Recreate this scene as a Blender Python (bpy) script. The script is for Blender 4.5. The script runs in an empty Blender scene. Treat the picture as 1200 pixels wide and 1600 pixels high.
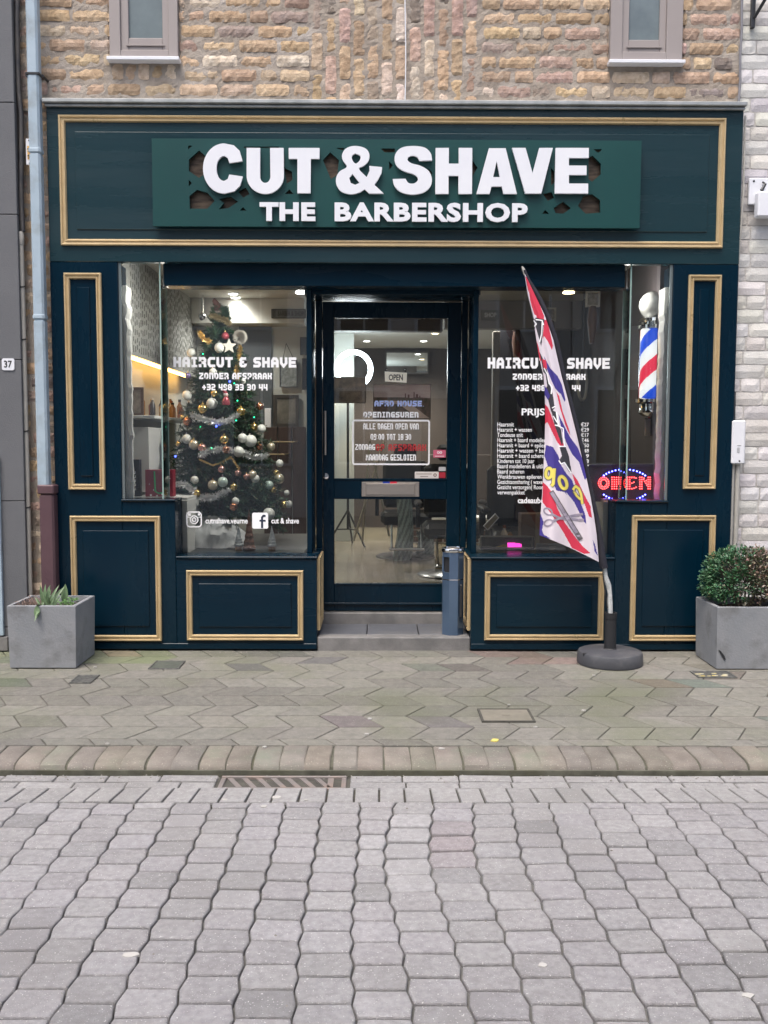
import bpy, math, random
from mathutils import Vector, Matrix, noise
from mathutils.geometry import tessellate_polygon
random.seed(7)
rnd = random.random
def U(a, b): return a + (b - a) * rnd()
scn = bpy.context.scene
COL = scn.collection

# ------------------------------------------------------------------ camera
F = 1450.0; H = 1.37; D = 6.0
cam = bpy.data.cameras.new('camera'); cam.sensor_fit = 'VERTICAL'; cam.sensor_height = 24.0
cam.lens = 24.0 * F / 1600.0; cam.clip_start = 0.05; cam.clip_end = 400
co = bpy.data.objects.new('camera', cam); COL.objects.link(co); scn.camera = co
co.rotation_mode = 'XYZ'
CM = Matrix.Rotation(math.radians(-0.35), 4, 'Z') @ Matrix.Rotation(math.radians(90 - 4.34), 4, 'X') @ Matrix.Rotation(math.radians(0.17), 4, 'Z')
CM.translation = (0, -D, H)
co.matrix_world = CM
# ------------------------------------------------------------------ sky, sun, exposure
SUN_EL, SUN_AZ = math.radians(66), math.radians(205)      # azimuth measured from +Y, towards +X
w = bpy.data.worlds.new("World"); scn.world = w; w.use_nodes = True
nt = w.node_tree; bg = nt.nodes['Background']
sky = nt.nodes.new('ShaderNodeTexSky'); sky.sky_type = 'NISHITA'; sky.sun_disc = False
sky.sun_elevation = SUN_EL; sky.sun_rotation = SUN_AZ; sky.air_density = 1.0; sky.dust_density = 5.0; sky.ozone_density = 0.6
nt.links.new(sky.outputs[0], bg.inputs[0]); bg.inputs[1].default_value = 0.15
sl = bpy.data.lights.new('sun', 'SUN'); sl.energy = 1.1; sl.angle = math.radians(28); sl.color = (1, .97, .93)
so = bpy.data.objects.new('sun', sl); COL.objects.link(so)
sd = Vector((math.sin(SUN_AZ) * math.cos(SUN_EL), math.cos(SUN_AZ) * math.cos(SUN_EL), math.sin(SUN_EL)))
so.rotation_euler = sd.to_track_quat('Z', 'Y').to_euler(); so.location = (0, -3, 9)
scn.view_settings.view_transform = 'Standard'; scn.view_settings.look = 'None'
scn.view_settings.exposure = 1.03; scn.view_settings.gamma = 1.0
scn.cycles.max_bounces = 8; scn.cycles.transparent_max_bounces = 24

# ------------------------------------------------------------------ measuring helpers
def ray(px, py): return (CM.to_3x3() @ Vector(((px - 600) / F, -(py - 800) / F, -1)))
def at(px, py, Y):
    d = ray(px, py); t = (Y + D) / d.y; p = CM.translation + d * t; return p
def atz(px, py, Z):
    d = ray(px, py); t = (Z - H) / d.z; return CM.translation + d * t
def X_(px, py, Y): return at(px, py, Y).x
def Z_(px, py, Y): return at(px, py, Y).z
def R(x0, y0, x1, y1, Y):
    a, b, c, d = at(x0, y0, Y), at(x1, y0, Y), at(x0, y1, Y), at(x1, y1, Y)
    return (a.x + c.x) / 2, (b.x + d.x) / 2, (c.z + d.z) / 2, (a.z + b.z) / 2     # X0 X1 Z0 Z1
def S(Y): return F / (Y + D)                                                     # pixels per metre

# ------------------------------------------------------------------ materials
def lin(r, g, b):
    f = lambda v: (v / 255 / 12.92) if v / 255 <= .04045 else ((v / 255 + .055) / 1.055) ** 2.4
    return (f(r), f(g), f(b))
MATS = {}
def M(name, c, rough=.6, metal=0, c2=None, sc=6, bump=0, bsc=60, tint=False, coat=0, spec=.5, stretch=(1, 1, 1), speck=None, spk=.12, emis=None, estr=0, rvar=0, alpha=1, c3=None, sc3=1.5, sss=0):
    m = bpy.data.materials.new(name); m.use_nodes = True; n = m.node_tree.nodes; L = m.node_tree.links
    p = n['Principled BSDF']; p.inputs['Roughness'].default_value = rough; p.inputs['Metallic'].default_value = metal
    p.inputs['Specular IOR Level'].default_value = spec
    if coat: p.inputs['Coat Weight'].default_value = coat; p.inputs['Coat Roughness'].default_value = .12
    tc = n.new('ShaderNodeTexCoord'); mp = n.new('ShaderNodeMapping'); mp.inputs['Scale'].default_value = stretch
    L.new(tc.outputs['Object'], mp.inputs[0]); v = mp.outputs[0]
    def nz(s, det=6, r=.6):
        t = n.new('ShaderNodeTexNoise'); t.inputs['Scale'].default_value = s; t.inputs['Detail'].default_value = det; t.inputs['Roughness'].default_value = r
        L.new(v, t.inputs['Vector']); return t.outputs['Fac']
    def ramp(src, a, b):
        t = n.new('ShaderNodeMapRange'); t.inputs[1].default_value = a; t.inputs[2].default_value = b; L.new(src, t.inputs[0]); return t.outputs[0]
    def mix(a, b, f, mode='MIX'):
        t = n.new('ShaderNodeMix'); t.data_type = 'RGBA'; t.blend_type = mode
        for i, q in ((6, a), (7, b)):
            if isinstance(q, tuple): t.inputs[i].default_value = (*q, 1)
            else: L.new(q, t.inputs[i])
        if isinstance(f, (int, float)): t.inputs[0].default_value = f
        else: L.new(f, t.inputs[0])
        return t.outputs[2]
    col = c
    if c2: col = mix(col, c2, ramp(nz(sc), .35, .65))
    if c3: col = mix(col, c3, ramp(nz(sc3, 4), .5, .72))
    if tint:
        a = n.new('ShaderNodeVertexColor'); a.layer_name = 'tint'; col = mix(col, a.outputs[0], 1.0, 'MULTIPLY')
    if speck:
        col = mix(col, speck, ramp(nz(spk * 1000, 2, .5), .66, .72))
    if isinstance(col, tuple): p.inputs['Base Color'].default_value = (*col, 1)
    else: L.new(col, p.inputs['Base Color'])
    if rvar:
        t = n.new('ShaderNodeMapRange'); t.inputs[1].default_value = .3; t.inputs[2].default_value = .7; t.inputs[3].default_value = max(0.02, rough - rvar); t.inputs[4].default_value = rough + rvar
        L.new(nz(sc * 1.7), t.inputs[0]); L.new(t.outputs[0], p.inputs['Roughness'])
    if bump:
        b = n.new('ShaderNodeBump'); b.inputs['Strength'].default_value = min(1, bump); b.inputs['Distance'].default_value = .004 * max(1, bump)
        L.new(nz(bsc, 8, .65), b.inputs['Height']); L.new(b.outputs[0], p.inputs['Normal'])
    if emis:
        p.inputs['Emission Color'].default_value = (*emis, 1); p.inputs['Emission Strength'].default_value = estr
    if alpha < 1: p.inputs['Alpha'].default_value = alpha
    if sss: p.inputs['Subsurface Weight'].default_value = sss
    MATS[name] = m; return m
def glass_mat(name, ior=1.45, tintc=(.93, .97, .96), rough=.0, haze=0.0):
    m = bpy.data.materials.new(name); m.use_nodes = True; n = m.node_tree.nodes; L = m.node_tree.links
    n.remove(n['Principled BSDF']); o = n['Material Output']
    t = n.new('ShaderNodeBsdfTransparent'); t.inputs[0].default_value = (*tintc, 1)
    g = n.new('ShaderNodeBsdfGlossy'); g.inputs['Roughness'].default_value = rough
    f = n.new('ShaderNodeFresnel'); f.inputs[0].default_value = ior
    tc = n.new('ShaderNodeTexCoord'); nz = n.new('ShaderNodeTexNoise'); nz.inputs['Scale'].default_value = 1.3; nz.inputs['Detail'].default_value = 1
    b = n.new('ShaderNodeBump'); b.inputs['Strength'].default_value = .05; b.inputs['Distance'].default_value = .02
    L.new(tc.outputs['Object'], nz.inputs[0]); L.new(nz.outputs[0], b.inputs['Height']); L.new(b.outputs[0], g.inputs['Normal'])
    x = n.new('ShaderNodeMixShader'); L.new(f.outputs[0], x.inputs[0]); L.new(t.outputs[0], x.inputs[1]); L.new(g.outputs[0], x.inputs[2])
    out = x.outputs[0]
    if haze:
        d = n.new('ShaderNodeBsdfDiffuse'); d.inputs[0].default_value = (.8, .85, .85, 1); y = n.new('ShaderNodeMixShader'); y.inputs[0].default_value = haze
        L.new(out, y.inputs[1]); L.new(d.outputs[0], y.inputs[2]); out = y.outputs[0]
    L.new(out, o.inputs[0]); MATS[name] = m; return m

PAINT = M('teal_paint', (.0002, .011, .024), .28, spec=.2, c2=(.0004, .014, .028), sc=3, c3=(.0035, .018, .030), sc3=1.8, bump=.25, bsc=18, stretch=(1, 1, .25), coat=.12, rvar=.08)
FASC = M('teal_paint_sky_sheen', (.007, .029, .038), .30, spec=.45, c2=(.0085, .033, .042), sc=3, bump=.35, bsc=20, stretch=(.12, 1, 1), coat=.35, rvar=.08)  # teal paint lightened: the fascia's sky reflection is put into its colour
PAINT_H = M('teal_paint_rail', (.0003, .012, .025), .28, spec=.2, c2=(.0006, .015, .029), sc=3, c3=(.004, .019, .031), sc3=1.8, bump=.3, bsc=20, stretch=(.15, 1, 1), coat=.12, rvar=.08)
GOLD = M('gold_paint', (.60, .46, .26), .36, .3, c2=(.52, .395, .22), sc=9, bump=.2, bsc=90, rvar=.1)
SIGNG = M('sign_green', (.005, .055, .052), .35, c2=(.005, .048, .048), sc=2, coat=.3)
WHITE = M('white_plastic', (.74, .76, .80), .45, c2=(.70, .72, .77), sc=5)
STICK = M('white_vinyl', (.93, .94, .95), .5)
MORTAR = M('mortar', (.38, .33, .275), .95, c2=(.28, .24, .20), sc=9, bump=1.5, bsc=120, c3=(.42, .38, .34), sc3=3)
BRICK = M('tan_brick', (1, 1, 1), .9, c2=(.62, .58, .54), sc=22, bump=1.6, bsc=110, tint=True, c3=(.8, .76, .74), sc3=9)
WBRICK = M('white_painted_brick', (.63, .615, .60), .75, c2=(.56, .545, .53), sc=7, bump=1, bsc=90, tint=True, c3=(.43, .41, .38), sc3=1.3)
WMORT = M('white_painted_joint', (.50, .48, .46), .8, c2=(.42, .41, .39), sc=14, bump=1, bsc=90)
GREYR = M('grey_render', (.115, .12, .13), .8, c2=(.13, .135, .145), sc=3, bump=.7, bsc=140)
ZINC = M('zinc_strip', (.45, .47, .47), .45, .6, c2=(.3, .32, .32), sc=9)
PIPEB = M('pale_blue_paint', (.37, .46, .53), .5, c2=(.32, .41, .48), sc=6, c3=(.24, .28, .30), sc3=5, bump=.4, bsc=60)
PIPEP = M('plum_paint', (.085, .045, .055), .5, c2=(.10, .055, .065), sc=7, bump=.4, bsc=60)
PVC = M('grey_pvc', (.42, .41, .38), .55, c2=(.36, .35, .32), sc=8)
BLACK = M('black_rubber', (.018, .019, .022), .6)
DARKM = M('dark_metal', (.05, .052, .056), .4, .6)
CHROME = M('chrome', (.78, .78, .78), .12, 1)
STEEL = M('brushed_steel', (.52, .47, .42), .35, .8, c2=(.46, .42, .38), sc=20, stretch=(.2, 1, 1))
PAVE = M('pavement_concrete', (.245, .238, .212), .9, c2=(.185, .180, .162), sc=28, bump=2.0, bsc=230, tint=True, c3=(.175, .185, .13), sc3=1.1, speck=(.42, .41, .38), spk=.22)
ROADM = M('road_concrete', (.385, .38, .388), .9, c2=(.295, .29, .295), sc=45, bump=2.2, bsc=260, tint=True, speck=(.68, .67, .67), spk=.19, c3=(.29, .285, .285), sc3=2.2)
KERBM = M('kerb_concrete', (.235, .215, .18), .9, c2=(.175, .155, .13), sc=9, bump=1.4, bsc=200, tint=True, speck=(.5, .46, .4), spk=.2, c3=(.19, .195, .15), sc3=5)
JOINT = M('joint_dirt', (.05, .048, .042), 1, c2=(.09, .088, .075), sc=14, bump=1, bsc=200)
DUST = M('road_bed_sand', (.11, .11, .107), 1, c2=(.18, .18, .172), sc=4, bump=1, bsc=200)
STONE = M('bluestone', (.105, .112, .13), .6, c2=(.075, .082, .097), sc=6, bump=.6, bsc=120, c3=(.14, .14, .145), sc3=3)
STONEL = M('limestone_edge', (.215, .21, .205), .8, c2=(.15, .147, .145), sc=10, bump=.9, bsc=120, c3=(.12, .12, .12), sc3=4)
CONC = M('planter_fibrecement', (.215, .23, .25), .75, c2=(.265, .275, .29), sc=4, bump=.7, bsc=70, c3=(.145, .15, .155), sc3=5)
SOIL = M('soil', (.035, .028, .022), 1, bump=1.5, bsc=90, c2=(.06, .05, .04), sc=30)
GLASS = glass_mat('window_glass', 1.65, (.97, .99, .985), haze=.004)
ARISE = M('glass_edge', (.30, .42, .38), .15, c2=(.22, .34, .31), sc=5)
UFR = M('mauve_pvc', (.31, .275, .265), .5, c2=(.29, .26, .25), sc=3)
UPANE = M('obscured_pane', (.16, .20, .21), .22, c2=(.11, .14, .15), sc=3, spec=.8)

# ------------------------------------------------------------------ mesh helpers
class MB:
    def __init__(s): s.v = []; s.f = []; s.m = []; s.c = []; s.mi = 0; s.tc = (1, 1, 1); s.hasc = False
    def add(s, vs, fs):
        o = len(s.v); s.v += [tuple(q) for q in vs]
        for f in fs: s.f.append([i + o for i in f]); s.m.append(s.mi); s.c.append(s.tc)
    def box(s, x0, x1, y0, y1, z0, z1, b=0):
        if x0 > x1: x0, x1 = x1, x0
        if y0 > y1: y0, y1 = y1, y0
        if z0 > z1: z0, z1 = z1, z0
        b = min(b, (x1 - x0) * .45, (y1 - y0) * .45, (z1 - z0) * .45)
        if b <= 0:
            s.add([(x, y, z) for x in (x0, x1) for y in (y0, y1) for z in (z0, z1)], [(0, 1, 3, 2), (4, 6, 7, 5), (0, 4, 5, 1), (2, 3, 7, 6), (0, 2, 6, 4), (1, 5, 7, 3)]); return
        V = []; idx = {}
        for i, x in enumerate((x0, x1)):
            for j, y in enumerate((y0, y1)):
                for k, z in enumerate((z0, z1)):
                    xi = x + (b if i == 0 else -b); yi = y + (b if j == 0 else -b); zi = z + (b if k == 0 else -b)
                    idx[i, j, k] = len(V); V += [(x, yi, zi), (xi, y, zi), (xi, yi, z)]
        g = lambda i, j, k, a: idx[i, j, k] + a
        Fs = []
        for i in (0, 1):
            Fs.append([g(i, 0, 0, 0), g(i, 1, 0, 0), g(i, 1, 1, 0), g(i, 0, 1, 0)][::(1 if i else -1)])
            Fs.append([g(0, i, 0, 1), g(0, i, 1, 1), g(1, i, 1, 1), g(1, i, 0, 1)][::(1 if i else -1)])
            Fs.append([g(0, 0, i, 2), g(1, 0, i, 2), g(1, 1, i, 2), g(0, 1, i, 2)][::(1 if i else -1)])
        for i in (0, 1):
            for j in (0, 1):
                Fs.append([g(i, j, 0, 0), g(i, j, 1, 0), g(i, j, 1, 1), g(i, j, 0, 1)][::(1 if i == j else -1)])
                Fs.append([g(i, 0, j, 0), g(i, 0, j, 2), g(i, 1, j, 2), g(i, 1, j, 0)][::(1 if i == j else -1)])
                Fs.append([g(0, i, j, 1), g(1, i, j, 1), g(1, i, j, 2), g(0, i, j, 2)][::(1 if i == j else -1)])
                for k in (0, 1):
                    Fs.append([g(i, j, k, 0), g(i, j, k, 1), g(i, j, k, 2)][::(1 if (i + j + k) % 2 else -1)])
        s.add(V, Fs)
    def lathe(s, c, prof, n=24, axis='z', cap=True, sx=1, sy=1):
        vs = []; fs = []
        for r, h in prof:
            for i in range(n):
                a = 2 * math.pi * i / n
                if axis == 'z': vs.append((c[0] + r * sx * math.cos(a), c[1] + r * sy * math.sin(a), c[2] + h))
                elif axis == 'y': vs.append((c[0] + r * math.cos(a), c[1] + h, c[2] + r * math.sin(a)))
                else: vs.append((c[0] + h, c[1] + r * math.cos(a), c[2] + r * math.sin(a)))
        k = len(prof)
        for j in range(k - 1):
            for i in range(n):
                i2 = (i + 1) % n; fs.append((j * n + i, j * n + i2, (j + 1) * n + i2, (j + 1) * n + i))
        if cap: fs.append(tuple(range(n))[::-1]); fs.append(tuple((k - 1) * n + i for i in range(n)))
        s.add(vs, fs)
    def ball(s, c, r, n=16, sz=1):
        m = n // 2
        s.lathe((c[0], c[1], c[2]), [(max(r * math.sin(math.pi * j / m), r * .01), -r * sz * math.cos(math.pi * j / m)) for j in range(m + 1)], n)
    def tube(s, pts, r, n=10, cap=True):
        pts = [Vector(p) for p in pts]; rs = r if isinstance(r, (list, tuple)) else [r] * len(pts)
        vs = []; fs = []; ref = None
        for i, p in enumerate(pts):
            t = (pts[min(i + 1, len(pts) - 1)] - pts[max(i - 1, 0)]).normalized()
            if ref is None: ref = Vector((0, 0, 1)) if abs(t.z) < .9 else Vector((1, 0, 0))
            u = (ref - t * ref.dot(t)).normalized(); w_ = t.cross(u); ref = u
            for k in range(n):
                a = 2 * math.pi * k / n; vs.append(p + (u * math.cos(a) + w_ * math.sin(a)) * rs[i])
        for j in range(len(pts) - 1):
            for i in range(n):
                i2 = (i + 1) % n; fs.append((j * n + i, j * n + i2, (j + 1) * n + i2, (j + 1) * n + i))
        if cap: fs.append(tuple(range(n))[::-1]); fs.append(tuple((len(pts) - 1) * n + i for i in range(n)))
        s.add(vs, fs)
    def prism(s, poly, y0, y1):                    # polygon in XZ, extruded from y0 (front) to y1
        n = len(poly); tri = tessellate_polygon([[Vector((x, z, 0)) for x, z in poly]])
        s.add([(x, y0, z) for x, z in poly] + [(x, y1, z) for x, z in poly],
              [tuple(t) for t in tri] + [tuple(i + n for i in t)[::-1] for t in tri] + [(i, (i + 1) % n, (i + 1) % n + n, i + n) for i in range(n)])
    def slab(s, poly, z0, z1):                      # polygon in XY, extruded in Z
        n = len(poly)
        s.add([(x, y, z1) for x, y in poly] + [(x, y, z0) for x, y in poly], [tuple(range(n)), tuple(range(2 * n - 1, n - 1, -1))] + [(i, i + n, (i + 1) % n + n, (i + 1) % n) for i in range(n)])
    def strip(s, pts, wd, y0, y1, closed=False):   # stroke in XZ plane
        n = len(pts); P = [Vector((p[0], p[1])) for p in pts]; Lf = []; Rt = []
        ws = wd if isinstance(wd, (list, tuple)) else [wd] * n
        for i in range(n):
            a = P[i - 1] if (i > 0 or closed) else None; b = P[(i + 1) % n] if (i < n - 1 or closed) else None
            d1 = (P[i] - a).normalized() if a is not None else (b - P[i]).normalized(); d2 = (b - P[i]).normalized() if b is not None else d1
            n1 = Vector((-d1.y, d1.x)); n2 = Vector((-d2.y, d2.x)); m = (n1 + n2)
            m = m.normalized() if m.length > 1e-6 else n1
            k = 1 / max(m.dot(n1), .5); hw = ws[i] / 2
            Lf.append(P[i] + m * hw * k); Rt.append(P[i] - m * hw * k)
        vs = [(p.x, y0, p.y) for p in Lf] + [(p.x, y0, p.y) for p in Rt] + [(p.x, y1, p.y) for p in Lf] + [(p.x, y1, p.y) for p in Rt]; fs = []
        for i in range(n if closed else n - 1):
            j = (i + 1) % n
            fs += [(i, j, n + j, n + i), (2 * n + j, 2 * n + i, 3 * n + i, 3 * n + j), (i, 2 * n + i, 2 * n + j, j), (n + j, 3 * n + j, 3 * n + i, n + i)]
        if not closed: fs += [(0, n, 3 * n, 2 * n), (n - 1, 3 * n - 1, 4 * n - 1, 2 * n - 1)]
        s.add(vs, fs)
    def build(s, name, mat, parent=None, smooth=False, label=None, cat=None, group=None, kind=None, auto=None):
        me = bpy.data.meshes.new(name)
        if parent is not None:
            o_ = Vector((0, 0, 0)); q = parent
            while q: o_ += q.location; q = q.parent
        else:
            xs = [v[0] for v in s.v]; ys = [v[1] for v in s.v]; o_ = Vector(((min(xs) + max(xs)) / 2, (min(ys) + max(ys)) / 2, min(v[2] for v in s.v)))
        me.from_pydata([(v[0] - o_.x, v[1] - o_.y, v[2] - o_.z) for v in s.v], [], s.f); me.validate(verbose=False) if False else None
        for m in (mat if isinstance(mat, (list, tuple)) else [mat]): me.materials.append(m)
        me.polygons.foreach_set('material_index', s.m)
        if s.hasc:
            ca = me.color_attributes.new('tint', 'FLOAT_COLOR', 'CORNER'); arr = []
            for f, c in zip(s.f, s.c): arr += [c[0], c[1], c[2], 1.0] * len(f)
            ca.data.foreach_set('color', arr)
        me.update()
        if smooth: me.polygons.foreach_set('use_smooth', [True] * len(me.polygons))
        ob = bpy.data.objects.new(name, me); COL.objects.link(ob)
        if smooth: me.set_sharp_from_angle(angle=math.radians(40))
        if parent is not None: ob.parent = parent
        else: ob.location = o_
        tag(ob, label, cat, group, kind); return ob
def tag(o, label=None, cat=None, group=None, kind=None):
    if label: o['label'] = label
    if cat: o['category'] = cat
    if group: o['group'] = group
    if kind: o['kind'] = kind
def thing(name, loc, label, cat, group=None):
    o = bpy.data.objects.new(name, None); o.empty_display_size = .1; COL.objects.link(o); o.location = loc; tag(o, label, cat, group)
    bpy.context.view_layer.update(); return o
def dup(root, loc, label, group=None):
    def cp(o, par):
        c = o.copy(); COL.objects.link(c)
        if par: c.parent = par
        for k in o.children: cp(k, c)
        return c
    r = cp(root, None); r.location = loc; r['label'] = label
    if group: r['group'] = group
    return r

# ------------------------------------------------------------------ lettering
G = {  # chunky block capitals: centre lines in a unit box
 'A': ([(0, 0), (0, .7), (.28, 1), (.72, 1), (1, .7), (1, 0)], [(0, .38), (1, .38)]),
 'B': ([(0, 0), (0, 1), (.8, 1), (1, .85), (1, .62), (.85, .5), (1, .38), (1, .15), (.8, 0), (0, 0)], [(0, .5), (.85, .5)]),
 'C': ([(1, 1), (.25, 1), (0, .78), (0, .22), (.25, 0), (1, 0)],), 'D': ([(0, 0), (0, 1), (.7, 1), (1, .75), (1, .25), (.7, 0), (0, 0)],),
 'E': ([(1, 1), (0, 1), (0, 0), (1, 0)], [(0, .5), (.85, .5)]), 'F': ([(1, 1), (0, 1), (0, 0)], [(0, .48), (.85, .48)]),
 'G': ([(1, 1), (.25, 1), (0, .78), (0, .22), (.25, 0), (1, 0), (1, .45), (.6, .45)],), 'H': ([(0, 0), (0, 1)], [(1, 0), (1, 1)], [(0, .5), (1, .5)]),
 'I': ([(.5, 0), (.5, 1)], [(.1, 1), (.9, 1)], [(.1, 0), (.9, 0)]), 'J': ([(1, 1), (1, .2), (.8, 0), (0, 0)],), 'K': ([(0, 0), (0, 1)], [(1, 1), (1, .75), (.65, .5), (1, .25), (1, 0)], [(0, .5), (.65, .5)]),
 'L': ([(0, 1), (0, 0), (1, 0)],), 'M': ([(0, 0), (0, 1), (.5, .55), (1, 1), (1, 0)],), 'N': ([(0, 0), (0, 1), (.75, 1), (1, .75), (1, 0)],),
 'O': ([(.25, 0), (0, .22), (0, .78), (.25, 1), (.75, 1), (1, .78), (1, .22), (.75, 0), (.25, 0)],), 'P': ([(0, 0), (0, 1), (.8, 1), (1, .82), (1, .55), (.8, .38), (0, .38)],),
 'R': ([(0, 0), (0, 1), (.8, 1), (1, .82), (1, .6), (.8, .42), (0, .42)], [(.72, .42), (1, .2), (1, 0)]), 'S': ([(1, 1), (.2, 1), (0, .85), (0, .64), (.2, .5), (.8, .5), (1, .36), (1, .15), (.8, 0), (0, 0)],),
 'T': ([(0, 1), (1, 1)], [(.5, 1), (.5, 0)]), 'U': ([(0, 1), (0, .22), (.25, 0), (.75, 0), (1, .22), (1, 1)],), 'V': ([(0, 1), (0, .4), (.5, 0), (1, .4), (1, 1)],),
 'Z': ([(0, 1), (1, 1), (1, .8), (0, .2), (0, 0), (1, 0)],), '&': ([(1, .5), (1, .2), (.75, 0), (.2, 0), (0, .2), (0, .38), (.2, .52), (1, .52)], [(.85, 1), (.25, 1), (.08, .85), (.08, .65), (.25, .52)]),
 '0': ([(.25, 0), (0, .22), (0, .78), (.25, 1), (.75, 1), (1, .78), (1, .22), (.75, 0), (.25, 0)],), '1': ([(.2, 1), (.55, 1), (.55, 0)], [(.1, 0), (1, 0)]),
 '2': ([(0, 1), (.8, 1), (1, .85), (1, .62), (.8, .5), (.2, .5), (0, .35), (0, 0), (1, 0)],), '3': ([(0, 1), (.8, 1), (1, .85), (1, .62), (.85, .5), (1, .38), (1, .15), (.8, 0), (0, 0)], [(.2, .5), (.85, .5)]),
 '4': ([(0, 1), (0, .4), (1, .4)], [(1, 1), (1, 0)]), '7': ([(0, 1), (1, 1), (1, .8), (.45, 0)],), '8': ([(.2, .5), (0, .38), (0, .15), (.2, 0), (.8, 0), (1, .15), (1, .38), (.8, .5), (1, .62), (1, .85), (.8, 1), (.2, 1), (0, .85), (0, .62), (.2, .5)], [(.2, .5), (.8, .5)]),
 '9': ([(1, .5), (.2, .5), (0, .62), (0, .85), (.2, 1), (.8, 1), (1, .85), (1, .15), (.8, 0), (0, 0)],), '+': ([(0, .45), (1, .45)], [(.5, .1), (.5, .8)]), '.': ([(.35, 0), (.65, 0)],), ':': ([(.4, .2), (.65, .2)], [(.4, .75), (.65, .75)]), '*': ([(.35, .9), (.65, .9)],),
}
def block(mb, s, x0, x1, z0, z1, Y, th=.001, wr=.27, cw=.86, gap=.13, sp=.45):
    narrow = {'I': .72, '.': .35, ':': .35, '*': .35, '1': .75, '+': .85}
    adv = [(sp if c == ' ' else narrow.get(c, cw)) for c in s]; tot = sum(adv) + gap * (len(s) - 1); k = (x1 - x0) / tot; h = z1 - z0; x = x0; j = 0
    for c, a in zip(s, adv):
        if c in G:
            w_ = a * k; t = min(h * wr, w_ * .36)
            for pl in G[c]:
                j += 1; pts = [(x + t / 2 + px * (w_ - t), z0 + t / 2 + pz * (h - t)) for px, pz in pl]
                e = t * .49                           # square ends for straight strokes
                a_, b_ = Vector(pts[0]), Vector(pts[1]); dd = (a_ - b_).normalized(); q = a_ + dd * e; pts[0] = (q.x, q.y)
                a_, b_ = Vector(pts[-1]), Vector(pts[-2]); dd = (a_ - b_).normalized(); q = a_ + dd * e; pts[-1] = (q.x, q.y)
                mb.strip(pts, t, Y - th - (j % 4) * .00008, Y)
        x += (a + gap) * k
def text(mb, s, x0, x1, z0, z1, Y, th=.001, off=.02, sp=1.0, cap=True, flip=False):
    cu = bpy.data.curves.new('t', 'FONT'); cu.body = s; cu.offset = off; cu.extrude = .01; cu.space_character = sp; cu.resolution_u = 3
    o = bpy.data.objects.new('t', cu); COL.objects.link(o); bpy.context.view_layer.update()
    me = bpy.data.meshes.new_from_object(o.evaluated_get(bpy.context.evaluated_depsgraph_get()))
    xs = [v.co.x for v in me.vertices]; zs = [v.co.y for v in me.vertices]; a, b, c, d = min(xs), max(xs), min(zs), max(zs)
    if cap: c, d = 0 - off, .70 + off                 # keep the base line when some letters have tails
    if x1 is None: x1 = x0 + (b - a) * (z1 - z0) / (d - c) * sp
    mb.add([(x0 + (v.co.x - a) / (b - a) * (x1 - x0), Y - th if v.co.z > 0 else Y, z0 + (v.co.y - c) / (d - c) * (z1 - z0)) for v in me.vertices], [tuple(p.vertices) for p in me.polygons])
    bpy.data.objects.remove(o); bpy.data.curves.remove(cu); bpy.data.meshes.remove(me)

# ================================================================== GROUND
def jit(c, a): return tuple(max(0, c * (1 + U(-a, a))) for _ in range(3))
def stone(mb, poly, z, h, bev, tilt=0.0, col=(1, 1, 1)):
    n = len(poly); cx = sum(p[0] for p in poly) / n; cy = sum(p[1] for p in poly) / n
    tx, ty = U(-tilt, tilt), U(-tilt, tilt)
    def zz(x, y): return z + (x - cx) * tx + (y - cy) * ty
    def inset(d):
        out = []
        for x, y in poly:
            v = Vector((cx - x, cy - y)); l = v.length; k = d * 1.3 / l; out.append((x + v.x * k, y + v.y * k))
        return out
    i1 = inset(bev); i2 = inset(bev * .3)
    vs = [(x, y, zz(x, y)) for x, y in i1] + [(x, y, zz(x, y) - bev * .35) for x, y in i2] + [(x, y, zz(x, y) - bev) for x, y in poly] + [(x, y, z - h) for x, y in poly]
    fs = [tuple(range(n))]
    for r in range(3):
        for i in range(n): fs.append((r * n + i, (r + 1) * n + i, (r + 1) * n + (i + 1) % n, r * n + (i + 1) % n))
    mb.tc = col; mb.add(vs, fs)
PZ = 0.0; RZ = -0.045
YK0, YK1 = -1.90, -2.13
g = MB(); g.box(-60, 60, -60, -2.44 - .0, RZ - .30, RZ - .021); g.build('ground', DUST, kind='structure')
g = MB(); g.box(-12, 12, YK0 - .002, .6, -.30, PZ - .008); g.build('pavement_bed', JOINT, kind='structure')
g = MB(); g.box(-12, 12, -2.46, YK0 - .002, -.34, RZ - .014); g.build('gutter_bed', JOINT, kind='structure')
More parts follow.
